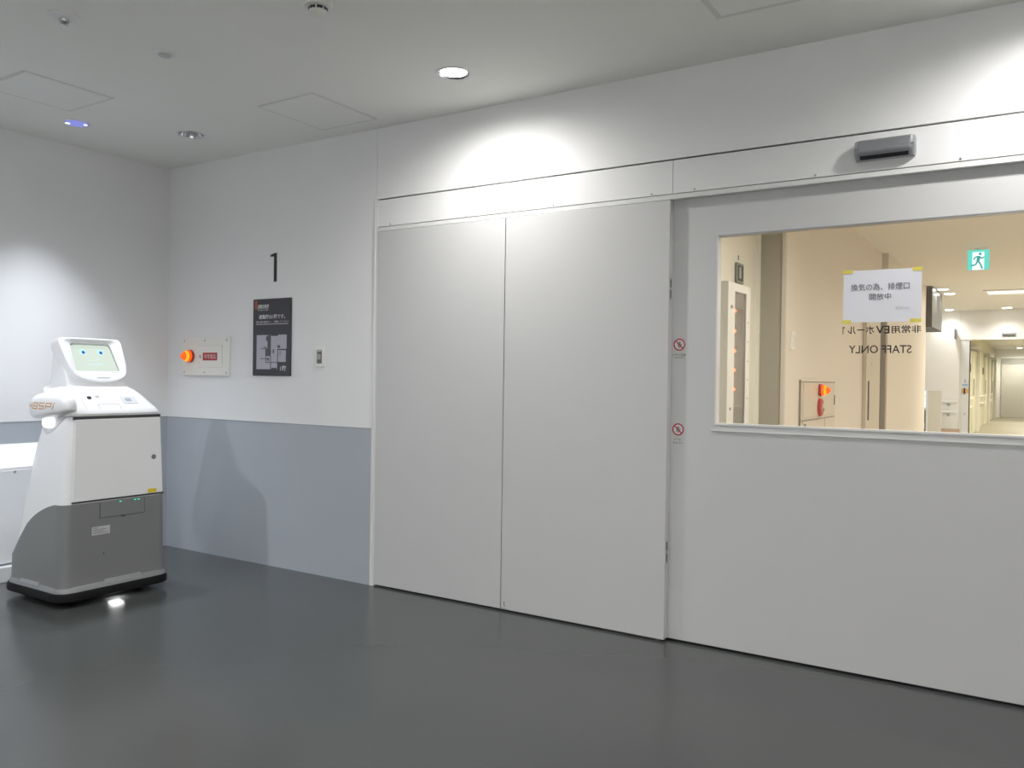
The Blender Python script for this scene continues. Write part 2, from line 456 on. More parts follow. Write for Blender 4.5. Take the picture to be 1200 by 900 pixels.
t = thing('sprinkler_head', (1.851, -1.786, H), 'white sprinkler cover plate with a small nozzle near the top left', 'sprinkler')
MB().lathe((1.851, -1.786, H), (0, 0, -1), [(0.060, -0.001), (0.060, 0.006), (0.052, 0.012), (0.03, 0.014)], 32).build('cover_plate', M_RING, t, smooth=True)
MB().lathe((1.851, -1.786, H - .013), (0, 0, -1), [(0.020, 0), (0.018, 0.012), (0.010, 0.016), (0.010, 0.022), (0.016, 0.024), (0.016, 0.027)], 20).build('nozzle', M_METAL, t, smooth=True)
t = thing('ceiling_sensor', (1.857, -1.333, H), 'small flat white ceiling disc with a shallow dome', 'sensor')
MB().lathe((1.857, -1.333, H), (0, 0, -1), [(0.052, -0.001), (0.052, 0.003), (0.046, 0.006), (0.03, 0.006)], 32).build('base_ring', M_RING, t, smooth=True)
MB().lathe((1.857, -1.333, H - .006), (0, 0, -1), [(0.030, 0), (0.024, 0.006), (0.010, 0.009), (0.001, 0.0095)], 28).build('dome', mat('sensor_dome', (0.55, 0.55, 0.54), 0.4), t, smooth=True)
t = thing('smoke_detector', (2.83, -1.345, H), 'round smoke detector with dark vents at the top edge', 'detector')
MB().lathe((2.83, -1.345, H), (0, 0, -1), [(0.055, -0.001), (0.055, 0.012), (0.050, 0.018), (0.034, 0.020)], 32).build('base', M_IVORY, t, smooth=True)
MB().lathe((2.83, -1.345, H - .020), (0, 0, -1), [(0.034, 0), (0.036, 0.014), (0.028, 0.018)], 32).build('neck', M_IVORY, t, smooth=True)
for k in range(8):
    a = 2 * PI * k / 8 + .2
    c, s_ = math.cos(a), math.sin(a)
    mb = MB()
    ring = []
    for rr in (0.032, 0.0372):
        for dz in (0.022, 0.033):
            for da in (-.3, .3):
                ring.append((2.83 + rr * math.cos(a + da), -1.345 + rr * math.sin(a + da), H - dz))
    mb.add(ring, [(0, 1, 3, 2), (4, 6, 7, 5), (0, 4, 5, 1), (2, 3, 7, 6), (0, 2, 6, 4), (1, 5, 7, 3)])
    mb.build('vent_slot', M_BLACK, t)
MB().lathe((2.83, -1.345, H - .038), (0, 0, -1), [(0.028, 0), (0.028, 0.004), (0.018, 0.010), (0.001, 0.011)], 28).build('cap', M_IVORY, t, smooth=True)

# ================================================================== WALL FITTINGS
P = on_back(0.0)
def plate(pts, d0, d1, fn=P):
    return MB().prism(pts, fn, d0, d1)
def rect(u0, u1, v0, v1):
    return [(u0, v0), (u1, v0), (u1, v1), (u0, v1)]

# floor numeral
num = thing('floor_numeral', (1.075, 0.0, 1.811), 'tall thin black numeral 1 on the wall', 'numeral')
MB().prism([(1.079, 1.811), (1.104, 1.811), (1.104, 1.993), (1.084, 1.993), (1.048, 1.985), (1.045, 1.972), (1.079, 1.972)][::1], P, 0.0, 0.003).build('digit', M_TEXTB, num)

# evacuation sign
S0, S1, SB, ST = 0.899, 1.246, 1.212, 1.704
sg = thing('sign_board', (1.072, 0.0, SB), 'dark charcoal evacuation map board with white lettering', 'sign')
plate(rrect((S1 - S0) / 2, (ST - SB) / 2, 0.003, 2, (S0 + S1) / 2, (SB + ST) / 2), 0.0, 0.010).build('board', M_SIGN, sg)
Q = on_back(-0.010)
def sgx(a): return S0 + a * (S1 - S0)
def sgz(b): return ST - b * (ST - SB)
def srect(a0, a1, b0, b1, m, name, d=0.0008):
    return MB().prism(rect(sgx(a0), sgx(a1), sgz(b1), sgz(b0)), Q, 0.0, d).build(name, m, sg)
srect(0.055, 0.105, 0.02, 0.135, M_ORANGE, 'orange_bar')
text('避難経路図', Q, sgx(.125), sgx(.42), sgz(.125), sgz(.072), M_TEXTW, sg, offset=0.01)
text('Emergency Exit', Q, sgx(.125), sgx(.41), sgz(.157), sgz(.132), M_TEXTW, sg)
text('避難階は1階です。', Q, sgx(.16), sgx(.855), sgz(.262), sgz(.205), M_TEXTW, sg, offset=0.012)
text('1階の屋外避難口へ・・避難してください', Q, sgx(.08), sgx(.95), sgz(.313), sgz(.288), M_TEXTW, sg)
srect(.08, .94, .327, .333, M_TEXTW, 'rule_line')
srect(.105, .42, .47, .915, M_SIGNW, 'map_field')
srect(.42, .90, .47, .652, M_SIGNW, 'map_field')
srect(.42, .66, .652, .915, M_SIGNW, 'map_field')
srect(.68, .885, .668, .82, M_SIGNW, 'map_legend')
D2 = 0.0016
srect(.40, .49, .46, .745, M_SIGNG, 'map_corridor', D2)
srect(.36, .40, .49, .545, M_SIGNG, 'map_core', D2)
srect(.345, .40, .645, .745, M_SIGNG, 'map_core', D2)
srect(.20, .40, .645, .653, M_SIGNG, 'map_line', D2)
srect(.20, .40, .775, .783, M_SIGNG, 'map_line', D2)
srect(.355, .37, .745, .83, M_SIGNG, 'map_line', D2)
srect(.355, .66, .822, .832, M_SIGNG, 'map_line', D2)
srect(.478, .495, .745, .915, M_SIGNG, 'map_line', D2)
srect(.49, .565, .684, .691, M_SIGNG, 'map_line', D2)
srect(.545, .575, .655, .71, M_SIGNG, 'map_mark', D2)
srect(.40, .44, .765, .805, M_SIGNG, 'map_mark', D2)
srect(.29, .37, .625, .638, M_SIGNG, 'map_mark', D2)
srect(.50, .68, .46, .485, M_SIGN, 'map_notch', D2)
srect(.51, .65, .895, .915, M_SIGNG, 'map_mark', D2)
srect(.665, .735, .605, .64, M_SIGNG, 'map_mark', D2)
for k in range(4):
    srect(.70, .70 + (.09, .07, .08, .06)[k], .685 + k * .016, .689 + k * .016, M_SIGNG, 'legend_line', D2)
text('1階', Q, sgx(.74), sgx(.90), sgz(.935), sgz(.868), M_TEXTW, sg, offset=0.012)

# emergency telephone plate
A0, A1, AB, AT = 0.187, 0.674, 1.207, 1.467
ph = thing('emergency_phone_plate', (0.43, 0.0, AB), 'ivory wall plate with a glowing orange lamp and red label', 'wall plate')
plate(rrect((A1 - A0) / 2, (AT - AB) / 2, 0.006, 3, (A0 + A1) / 2, (AB + AT) / 2), 0.0, 0.014).build('plate', M_IVORY, ph, bevel=0.002)
Q = on_back(-0.014)
for u, v in ((.205, 1.445), (.42, 1.445), (.645, 1.445), (.205, 1.229), (.42, 1.229), (.645, 1.229)):
    MB().lathe((u, -0.014, v), (0, -1, 0), [(0.007, 0), (0.007, 0.002), (0.004, 0.004)], 12).build('screw', M_METAL, ph)
dr = MB().prism(rrect(.118, .073, .004, 2, .482, 1.338), Q, 0.0, 0.002).build('cover_door', M_IVORY, ph)
mb = MB()
for a in (rect(.363, .601, 1.264, 1.266), rect(.363, .601, 1.410, 1.412), rect(.362, .364, 1.264, 1.412), rect(.600, .602, 1.264, 1.412)):
    mb.prism(a, Q, 0.0, 0.0009)
mb.build('door_gap', mat('ivory_shade_line', (0.40, 0.40, 0.36), 0.6), ph)
Q2 = on_back(-0.016)
lb = MB().prism(rect(.405, .553, 1.310, 1.362), Q2, 0.0, 0.001).build('red_label', M_RED, ph)
text('非常電話', on_back(-0.017), .418, .541, 1.320, 1.352, mat('label_white', (0.75, 0.6, 0.6), 0.5), ph, offset=0.004, depth=0.0005)
MB().lathe((.378, -0.016, 1.337), (0, -1, 0), [(0.011, 0), (0.011, 0.004), (0.008, 0.007), (0.003, 0.007)], 16).build('key_lock', M_METAL, ph, smooth=True)
def beacon(x, y, z, axis, r, ln, parent, estr):
    MB().lathe((x, y, z), axis, [(r, 0), (r, 0.014), (r * .92, 0.018)], 28).build('lamp_base', M_REDP, parent, smooth=True)
    g = mat('beacon_lens', (0.7, 0.10, 0.01), 0.2, emit=(1.0, 0.10, 0.004), estr=estr)
    c = Vector((x, y, z)) + Vector(axis) * 0.017
    lens = MB().lathe(c, axis, [(r * .93, 0), (r * .88, ln * .18), (r * .68, ln * .5), (r * .42, ln * .82), (r * .2, ln * .97), (0.001, ln)], 28).build('lamp_lens', g, parent, smooth=True)
    core = emis('beacon_core', (1.0, 0.36, 0.02), 1.3)
    MB().lathe(c + Vector(axis) * ln * .3, axis, [(r * .82, 0), (r * .80, ln * .02), (r * .64, ln * .26), (r * .6, ln * .27)], 28).build('glow_band', core, lens)
beacon(0.270, -0.014, 1.339, (0, -1, 0), 0.044, 0.062, ph, 0.75)

# room thermostat / switch plate
sw = thing('wall_switch', (1.50, 0.0, 1.272), 'small ivory wall switch with a grey rocker right of the sign board', 'switch')
plate(rrect(.037, .061, .004, 3, 1.5005, 1.332), 0.0, 0.011).build('plate', M_IVORY, sw, bevel=0.002)
MB().prism(rect(1.481, 1.520, 1.292, 1.374), on_back(-0.011), 0.0, 0.002).build('inlay', mat('switch_inlay', (0.13, 0.13, 0.12), 0.4), sw)
MB().prism(rrect(.012, .017, .006, 3, 1.5005, 1.333), on_back(-0.013), 0.0, 0.004).build('rocker', mat('switch_rocker', (0.42, 0.42, 0.39), 0.35), sw)
MB().prism(rect(1.484, 1.517, 1.362, 1.372), on_back(-0.013), 0.0, 0.001).build('name_strip', mat('switch_strip', (0.5, 0.5, 0.47), 0.4), sw)

# automatic door sensor on the header
se = thing('door_sensor', (4.662, -0.003, 2.124), 'silver automatic door sensor with a black slot on the header', 'sensor')
U0, U1 = 4.550, 4.775
def srow(dep, z, ins=0.0):
    pts = []
    n = 8; r = 0.022
    for i in range(n + 1):
        a = PI / 2 * i / n
        pts.append((U0 + ins + r - r * math.cos(a), -0.003 - max(dep - r, 0.002) - (r * math.sin(a)) * min(1, dep / r), z))
    for i in range(n + 1):
        a = PI / 2 * (1 - i / n)
        pts.append((U1 - ins - r + r * math.cos(a), -0.003 - max(dep - r, 0.002) - (r * math.sin(a)) * min(1, dep / r), z))
    return [(U0 + ins, -0.003, z)] + pts + [(U1 - ins, -0.003, z)]
MB().loft([srow(.030, 2.124, .004), srow(.050, 2.145), srow(.054, 2.168), srow(.053, 2.195), srow(.048, 2.200, .002)]).build('housing', M_SILVER, se, smooth=True)
MB().loft([[(U0 + .022, -0.0365, 2.1245), (U1 - .024, -0.0365, 2.1245), (U1 - .024, -.030, 2.1245), (U0 + .022, -.030, 2.1245)],
           [(U0 + .022, -0.0475, 2.1375), (U1 - .024, -0.0475, 2.1375), (U1 - .024, -.036, 2.1375), (U0 + .022, -.036, 2.1375)]]).build('lens_bar', M_BLACK, se)
B(U0 + .003, U1 - .003, -0.0573, -0.05, 2.1655, 2.1668).build('seam_line', mat('sensor_seam', (0.3, 0.3, 0.31), 0.4, 0.5), se)

# paper notice taped to the glass
pn = thing('paper_notice', (4.648, GY - .001, 1.471), 'white A4 paper notice taped to the window', 'notice')
pn['label'] = 'white paper notice with yellow tape on its corners, on the window'
Q = on_back(GY - 0.0006)
mb = MB()
N = 14
gv = []; gf = []
for j in range(N + 1):
    for i in range(N + 1):
        u = 4.4995 + .297 * i / N; v = 1.4715 + .2155 * j / N
        gv.append(Q(u, v, 0.0009 + 0.0007 * math.sin(i * .9 + j * .4) * math.sin(j * .7)))
for j in range(N):
    for i in range(N):
        a = j * (N + 1) + i
        gf.append((a, a + 1, a + N + 2, a + N + 1))
mb.add(gv, gf)
mb.build('sheet', M_PAPER, pn, smooth=True)
for u0, u1, v0, v1 in ((4.495, 4.537, 1.676, 1.690), (4.763, 4.798, 1.675, 1.690), (4.497, 4.532, 1.4665, 1.482), (4.756, 4.797, 1.4675, 1.4825)):
    MB().prism(rect(u0, u1, v0, v1), Q, 0.0018, 0.0024).build('tape_strip', M_TAPE, pn)
M_PTXT = mat('paper_print', (0.10, 0.10, 0.12), 0.6)
text('換気の為、排煙口', Q, 4.530, 4.752, 1.602, 1.631, M_PTXT, pn, depth=0.0021)
text('開放中', Q, 4.602, 4.684, 1.562, 1.590, M_PTXT, pn, depth=0.0021)
text('防災センター', Q, 4.703, 4.757, 1.521, 1.532, mat('paper_print_pale', (0.35, 0.35, 0.38), 0.6), pn, depth=0.0021)

# prohibition stickers on the sliding door edge
def sticker(z, lines, label):
    t = thing('warning_sticker', (3.782, DY0, z - .045), label, 'sticker', 'warning stickers on the sliding door')
    Q = on_back(DY0)
    cx = 3.784; r = 0.0285
    n = 36
    MB().prism([(cx + r * math.cos(2 * PI * i / n), z + r * math.sin(2 * PI * i / n)) for i in range(n)], Q, 0.0, 0.0006).build('disc', mat('sticker_white', (0.70, 0.70, 0.70), 0.5), t)
    rg = MB()
    rg.loft([[Q(cx + rr * math.cos(2 * PI * i / n), z + rr * math.sin(2 * PI * i / n), d) for i in range(n)] for rr, d in ((r - .006, .0006), (r - .006, .0012), (r, .0012), (r, .0006))], cap=False)
    rg.build('red_ring', M_RED, t)
    w = .0026; c = math.cos(math.radians(-45)); s_ = math.sin(math.radians(-45)); L = r - .005
    MB().prism([(cx + a * c - b * s_, z + a * s_ + b * c) for a, b in ((-L, -w), (L, -w), (L, w), (-L, w))], Q, 0.0006, 0.0014).build('red_slash', M_RED, t)
    hand = [(-.008, -.014), (.007, -.014), (.010, -.003), (.014, .003), (.011, .005), (.007, .001), (.0065, .013), (.003, .013), (.002, .015), (-.001, .015), (-.002, .013), (-.005, .013), (-.006, .010), (-.009, .009)]
    MB().prism([(cx + a, z + b) for a, b in hand], Q, 0.0006, 0.0010).build('hand_symbol', mat('sticker_grey', (0.30, 0.30, 0.31), 0.5), t)
    for s2, v0, v1, uw in lines:
        text(s2, Q, cx - uw, cx + uw, z + v0, z + v1, M_TEXTB, t, offset=0.006)
sticker(1.386, [('ドアに注意', -.054, -.042, .031), ('CAUTION', -.064, -.058, .023)], 'upper round red prohibition sticker on the sliding door')
sticker(0.991, [('ドアに', -.052, -.041, .017), ('ちゅうい', -.068, -.057, .024)], 'lower round red prohibition sticker on the sliding door')

# ================================================================== CHARGING STATION on the left wall
ch = thing('charging_station', (0.12, -1.42, 0.0), 'low white floor cabinet with a sloping top behind the robot', 'cabinet')
CY0, CY1 = -1.95, -0.80
MB().loft([[(0.006, y, 0.10), (0.15, y, 0.10), (0.15, y, 0.655), (0.145, y, 0.662), (0.02, y, 0.782), (0.006, y, 0.784)] for y in (CY0, CY1)]).build('cabinet_body', M_WHITEP, ch, bevel=0.003)
B(0.149, 0.152, CY0 + .02, CY1 - .02, 0.108, 0.640).build('front_panel', M_WHITEP, ch, bevel=0.001)
B(0.006, 0.142, CY0 + .01, CY1 - .01, 0.088, 0.102).build('base_gap', M_RRIM, ch)
B(0.006, 0.190, CY0, CY1, 0.0, 0.088).build('plinth', M_WHITEP, ch, bevel=0.004)
MB().lathe((0.151, -1.109, 0.632), (1, 0, 0), [(0.007, 0), (0.007, 0.005), (0.004, 0.008)], 14).build('screw', M_METAL, ch)
MB().lathe((0.151, -1.60, 0.632), (1, 0, 0), [(0.007, 0), (0.007, 0.005), (0.004, 0.008)], 14).build('screw', M_METAL, ch)

# ================================================================== DELIVERY ROBOT (faces +X)
RC = -1.0
rb = thing('delivery_robot', (0.75, RC, 0.0), 'white and grey hospital delivery robot with a smiling screen face', 'robot')
def sect(z, xf, xb, w, rf, rbk, n=7, tilt=0.0):
    """horizontal rounded-rectangle section; front = +X"""
    pts = []
    for cx, cy, r, a0 in ((xf - rf, RC + w - rf, rf, 0), (xb + rbk, RC + w - rbk, rbk, 90), (xb + rbk, RC - w + rbk, rbk, 180), (xf - rf, RC - w + rf, rf, 270)):
        for i in range(n + 1):
            a = math.radians(a0 + 90 * i / n)
            pts.append((cx + r * math.cos(a), cy + r * math.sin(a), z))
    res = []
    for i, p in enumerate(pts):
        res.append(p)
        q = pts[(i + 1) % len(pts)]
        if i % (n + 1) == n:                       # straight run between two corners
            for k in range(1, 9):
                t = k / 9
                res.append((p[0] + (q[0] - p[0]) * t, p[1] + (q[1] - p[1]) * t, z))
    return res
def lerp_tab(tab, z):
    if z <= tab[0][0]: return tab[0][1:]
    for a, b in zip(tab, tab[1:]):
        if z <= b[0]:
            t = (z - a[0]) / (b[0] - a[0])
            return tuple(p + (q - p) * t for p, q in zip(a[1:], b[1:]))
    return tab[-1][1:]
#        z     xf     xb    w     rf    rb
BODY = [(0.08, 1.012, 0.445, 0.306, .060, .10), (0.12, 1.004, 0.445, 0.302, .055, .10), (0.23, 1.000, 0.447, 0.300, .05, .10), (0.30, 1.0, 0.485, 0.299, .05, .10),
        (0.40, 1.0, 0.525, 0.297, .05, .10), (0.465, 1.0, 0.54, 0.296, .05, .10), (0.60, 1.0, 0.575, 0.291, .05, .11), (0.70, 1.0, 0.60, 0.287, .05, .11),
        (0.83, 0.999, 0.63, 0.279, .05, .12), (0.94, 0.996, 0.665, 0.268, .05, .12), (0.985, 0.993, 0.685, 0.262, .05, .12)]
def bsect(z, off=0.0):
    xf, xb, w, rf, rk = lerp_tab(BODY, z)
    return sect(z, xf + off, xb - off, w + off, rf + off, rk + off)
zs = [0.10 + i * (0.985 - 0.10) / 26 for i in range(27)]
MB().loft([bsect(z) for z in zs]).build('upper_shell', M_RWHITE, rb, smooth=True)
# grey lower shell with its sweeping upper edge
EDGE = [(0.44, 0.21), (0.50, 0.225), (0.545, 0.26), (0.60, 0.335), (0.66, 0.405), (0.72, 0.452), (0.79, 0.488), (0.86, 0.515), (0.92, 0.530), (1.1, 0.534)]
def ztop(x):
    return lerp_tab(EDGE, x)[0]
base = bsect(0.3, 0.004)
NZ = 16
cols = []
for k in range(NZ + 1):
    row = []
    for i in range(len(base)):
        zt = 0.5
        for _ in range(12):
            zt = ztop(bsect(zt, 0.004)[i][0])
        z = 0.088 + (zt - 0.088) * k / NZ
        row.append(bsect(z, 0.004)[i])
    cols.append(row)
lip = []
for i in range(len(base)):
    p = cols[-1][i]
    q = bsect(p[2], -0.004)[i]
    lip.append((q[0], q[1], p[2] + 0.001))
low = MB().loft(cols + [lip], cap=False).build('lower_shell', M_RGREY, rb, smooth=True)
MB().loft([sect(0.078, 1.024, .435, .318, .075, .11), sect(0.092, 1.022, .437, .316, .075, .11), sect(0.104, 1.012, .444, .308, .066, .10), sect(0.116, 1.0065, .446, .3045, .06, .10)], cap=False).build('base_rim', M_RRIM, rb, smooth=True)
M_RUBBER = mat('bumper_rubber', (0.010, 0.010, 0.011), 0.55, spec=0.15)
MB().loft([sect(0.034, 1.028, .430, .320, .085, .11), sect(0.040, 1.036, .424, .327, .09, .115), sect(0.068, 1.036, .424, .327, .09, .115), sect(0.080, 1.030, .430, .321, .085, .11), sect(0.080, 1.018, .44, .31, .08, .11)]).build('bumper', M_RUBBER, rb, smooth=True)
MB().loft([sect(0.012, 0.96, .50, .25, .05, .06), sect(0.036, 0.97, .48, .27, .05, .06)]).build('chassis', M_BLACK, rb)
for wx, wy in ((0.60, -1.19), (0.60, -0.81), (0.90, -1.19), (0.90, -0.81)):
    MB().lathe((wx, wy - .02, 0.035), (0, 1, 0), [(0.030, 0), (0.035, 0.004), (0.035, 0.036), (0.030, 0.04)], 20).build('wheel', M_BLACK, rb)
FX = on_left(1.0)
# cargo door on the front
MB().loft([[(x0 + d, y, z) for y, z in rr] for x0, d, rr in ((0.996, 0, [(-1.247, .545), (-.727, .545), (-.748, .972), (-1.236, .972)]), (0.996, .0085, [(-1.247, .545), (-.727, .545), (-.748, .972), (-1.236, .972)]))]).build('cargo_door', M_RWHITE, rb, bevel=0.003)
B(0.992, 1.0005, -1.245, -.745, .9715, .988).build('lid_gap', M_RDARK, rb)
MB().prism(rect(-1.252, -.722, .5365, .5455), FX, -.004, 0.0035).build('door_gap', M_RDARK, rb)
MB().lathe((1.0042, -.787, .749), (1, 0, 0), [(0.014, 0), (0.014, 0.002), (0.010, 0.003)], 20).build('lock_button', mat('lock_grey', (0.25, 0.26, 0.27), 0.3, 0.5), rb)
MB().prism(rect(-.822, -.768, .549, .571), on_left(1.0045), 0, .001).build('yellow_label', M_YEL, rb)
G = on_left(1.0042)
hat = MB().prism(rect(-1.099, -.842, .446, .526), G, 0, .0018).build('service_flap', M_RGREY, rb, bevel=0.001)
mb = MB()
for a in (rect(-1.102, -.839, .443, .4455), rect(-1.102, -1.0995, .443, .527), rect(-.8415, -.839, .443, .527)):
    mb.prism(a, G, 0, .0006)
mb.build('flap_gap', M_RDARK, rb)
MB().prism([(-.985, .4455), (-.950, .4455), (-.957, .437), (-.978, .437)], G, 0, .001).build('finger_notch', M_RDARK, rb)
E_LED = emis('green_led', (0.05, 0.9, 0.45), 1.6)
for y0 in (-.985, -.899, -.877):
    MB().prism(rect(y0 - .006, y0 + .006, .5195, .5235), on_left(1.006), 0, .001).build('status_led', E_LED, rb)
lb = MB().prism(rect(-1.144, -1.043, .358, .402), G, 0, .001).build('rating_label', mat('label_pale', (0.50, 0.50, 0.52), 0.5), rb)
mb = MB()
for k, (a, b) in enumerate(((-1.138, -1.112), (-1.138, -1.065), (-1.138, -1.08), (-1.138, -1.055))):
    mb.prism(rect(a, b, .393 - k * .009, .396 - k * .009), on_left(1.0052), 0, .0004)
mb.build('label_print', mat('label_grey', (0.2, 0.2, 0.22), 0.5), rb)
MB().prism(rect(-1.078, -1.075, .247, .262), G, 0, .0008).build('scratch_mark', M_RDARK, rb)
# lamp slots near the floor
M_SLOT = mat('slot_metal', (0.42, 0.42, 0.44), 0.22, 0.9)
def slot_plate(pts, fn, nm):
    """metal lens plate that leans with the flared base rim"""
    o = MB().loft([[fn(u, v, 0.0155 - (v - .096) * .45 + d) for u, v in pts] for d in (-.006, .003)]).build(nm, M_SLOT, rb, bevel=0.0008)
    return o
slot = slot_plate([(-1.088, .094), (-.852, .094), (-.866, .119), (-1.072, .119)], on_left(1.0), 'front_lamp_slot')
MB().loft([[fnp for fnp in (FX(u, v, 0.0155 - (v - .096) * .45 + d) for u, v in ((-1.074, .1185), (-.866, .1185), (-.868, .1225), (-1.070, .1225)))] for d in (-.006, .0036)]).build('slot_lip', M_RDARK, slot)
slot_plate([(0.615, .096), (0.812, .096), (0.795, .122), (0.632, .122)], on_back(RC - .297), 'side_lamp_slot')
# floor lamp under the bumper lip, shining on the floor
MB().loft([[(0.972, -1.030, .020), (0.972, -.965, .020), (1.026, -.965, .0335), (1.026, -1.030, .0335)], [(0.972, -1.030, .024), (0.972, -.965, .024), (1.026, -.965, .0375), (1.026, -1.030, .0375)]]).build('floor_lamp', emis('floor_lamp_white', (1, 1, 1), 9), rb)

# sloped control deck
MB().loft([sect(0.988, 1.000, .670, .262, .05, .12), sect(1.000, 1.006, .662, .265, .055, .12), sect(1.012, 1.000, .655, .264, .055, .12), sect(1.025, 0.984, .65, .260, .055, .12),
           sect(1.06, 0.942, .62, .245, .06, .12), sect(1.10, 0.893, .58, .225, .06, .12), sect(1.125, 0.862, .555, .205, .06, .10), sect(1.137, 0.842, .55, .185, .06, .09), sect(1.140, 0.82, .56, .165, .06, .09)]).build('deck', M_RWHITE, rb, smooth=True)
# deck frame: slope between (x=.984,z=1.025) and (x=.862,z=1.125)
dv = Vector((.862 - .984, 0, 1.125 - 1.025)); dvn = dv.normalized(); dn = Vector((dvn.z, 0, -dvn.x))
dk0 = Vector((.984, RC, 1.025))
def DK(u, v, d):
    p = dk0 + dvn * v + Vector((0, u, 0)) + dn * d
    return (p.x, p.y, p.z)
LW = .0011
for a in (rect(-.09, -.09 + LW, -.002, .035), rect(.03, .03 + LW, -.002, .035), rect(-.09, .03, .034, .034 + LW), rect(-.165, -.165 + LW, 0, .15)):
    MB().prism(a, DK, 0.0, .0016).build('deck_seam', mat('robot_line', (0.5, 0.51, 0.52), 0.5), rb)
MB().prism(rrect(.010, .008, .003, 2, -.115, .088), DK, 0, .006).build('key_switch', M_BLACK, rb)
MB().prism(rrect(.010, .007, .003, 2, -.065, .098), DK, 0, .003).build('deck_button', mat('deck_button', (0.5, 0.51, 0.54), 0.3), rb)
MB().prism(rrect(.042, .030, .003, 2, .105, .067), DK, 0, .0022).build('card_reader', mat('card_pale', (0.70, 0.71, 0.74), 0.35), rb)
MB().prism(rrect(.017, .012, .002, 2, .100, .068), DK, 0, .0032).build('card_mark', mat('card_mark', (0.42, 0.43, 0.47), 0.4), rb)

# shoulder pods with the maker's lettering
def superell(c, rx, ry, rz, e=2.6, nu=36, nv=20, warp=None):
    rings = []
    def sp(x, p): return math.copysign(abs(x) ** p, x)
    for j in range(1, nv):
        th = -PI / 2 + PI * j / nv
        ring = []
        for i in range(nu):
            ph_ = 2 * PI * i / nu
            p = Vector((sp(math.cos(th), 2 / e) * sp(math.cos(ph_), 2 / e) * rx, sp(math.cos(th), 2 / e) * sp(math.sin(ph_), 2 / e) * ry, sp(math.sin(th), 2 / e) * rz))
            if warp: p = warp(p)
            ring.append(Vector(c) + p)
        rings.append(ring)
    return MB().loft(rings)
def warp(p):
    k = (p.x + .17) / .34                          # 0 back .. 1 front
    q = p.copy()
    if q.z < 0: q.z *= (1.22 - .90 * max(0, k) ** .75)   # underside rises towards the front
    q.y *= 1.0 - .30 * k
    return q
PX, PZ, PRX, PRY, PRZ = 0.842, 1.030, .172, .082, .082
pod = superell((PX, RC - .258, PZ), PRX, PRY, PRZ, 2.5, warp=warp).build('shoulder_pod', M_RWHITE, rb, smooth=True)
def PF(u, v, d):
    k = (u - PX + .17) / .34
    yy = PRY * (1 - .30 * k)
    e = max(0.0, 1 - abs((u - PX) / PRX) ** 2.5 - abs((v - PZ) / PRZ) ** 2.5) ** (1 / 2.5)
    return (u, RC - .258 - yy * e - d - .0012, v)
# squared italic lettering built from strokes on a 0..1 grid
GLYPH = {'H': [((0, 0), (0, 1)), ((1, 0), (1, 1)), ((0, .5), (1, .5))],
         'O': [((0, 0), (1, 0)), ((1, 0), (1, 1)), ((1, 1), (0, 1)), ((0, 1), (0, 0)), ((.25, .5), (.75, .5))],
         'S': [((0, 0), (1, 0)), ((1, 0), (1, .5)), ((1, .5), (0, .5)), ((0, .5), (0, 1)), ((0, 1), (1, 1))],
         'P': [((0, 0), (0, 1)), ((0, 1), (1, 1)), ((1, 1), (1, .42)), ((1, .42), (0, .42))],
         'i': [((0, 0), (0, .68)), ((0, .88), (0, 1.05))]}
gx, gz, gh, gw, sw_ = .716, 1.026, .030, .036, .0024
for chn in 'HOSPi':
    mb = MB()
    w = gw if chn != 'i' else 0.0
    for (a, b), (c, d) in GLYPH[chn]:
        x0, z0 = gx + a * w + b * gh * .35, gz + b * gh
        x1, z1 = gx + c * w + d * gh * .35, gz + d * gh
        L = math.hypot(x1 - x0, z1 - z0); tx, tz = (x1 - x0) / L * sw_ * .9, (z1 - z0) / L * sw_ * .9
        nx, nz = -(z1 - z0) / L * sw_, (x1 - x0) / L * sw_
        for q in range(3):
            t0, t1 = q / 3, (q + 1) / 3
            e0 = -1 if q == 0 else 0; e1 = 1 if q == 2 else 0
            ax, az = x0 + (x1 - x0) * t0 + tx * e0, z0 + (z1 - z0) * t0 + tz * e0
            bx, bz = x0 + (x1 - x0) * t1 + tx * e1, z0 + (z1 - z0) * t1 + tz * e1
            mb.add([PF(ax + nx, az + nz, 0), PF(ax - nx, az - nz, 0), PF(bx - nx, bz - nz, 0), PF(bx + nx, bz + nz, 0)], [(0, 1, 2, 3)])
    mb.build('maker_letter', M_LOGO, pod)
    gx += w + .0175
# under the pod: plate tinted with recess shade, glowing ellipsoid for the lit scoop
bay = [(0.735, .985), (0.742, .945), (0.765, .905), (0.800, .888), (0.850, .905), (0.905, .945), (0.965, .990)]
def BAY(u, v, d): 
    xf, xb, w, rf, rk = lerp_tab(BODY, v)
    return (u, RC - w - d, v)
MB().prism(bay, BAY, -0.01, 0.0025).build('recess_shade', mat('robot_shade', (0.60, 0.61, 0.64), 0.35), rb, bevel=0.002)
superell((0.825, RC - .278, .952), .050, .022, .030, 2.2, 24, 12).build('scoop_glow', emis('scoop_glow_white', (0.95, 0.97, 1.0), 1.8), rb, smooth=True)

# head
HB, HT = Vector((.808, RC, 1.158)), Vector((.660, RC, 1.404))
hv = (HT - HB); HL = hv.length; hvn = hv.normalized(); hn = Vector((hvn.z, 0, -hvn.x))
def HF(u, v, d):
    p = HB + hvn * v + Vector((0, u + .026, 0)) + hn * d
    return (p.x, p.y, p.z)
out = []
def bez(p0, p1, p2, p3, n):
    r = []
    for i in range(n):
        t = i / n
        r.append(tuple((1 - t) ** 3 * a + 3 * (1 - t) ** 2 * t * b + 3 * (1 - t) * t * t * c + t ** 3 * d for a, b, c, d in zip(p0, p1, p2, p3)))
    return r
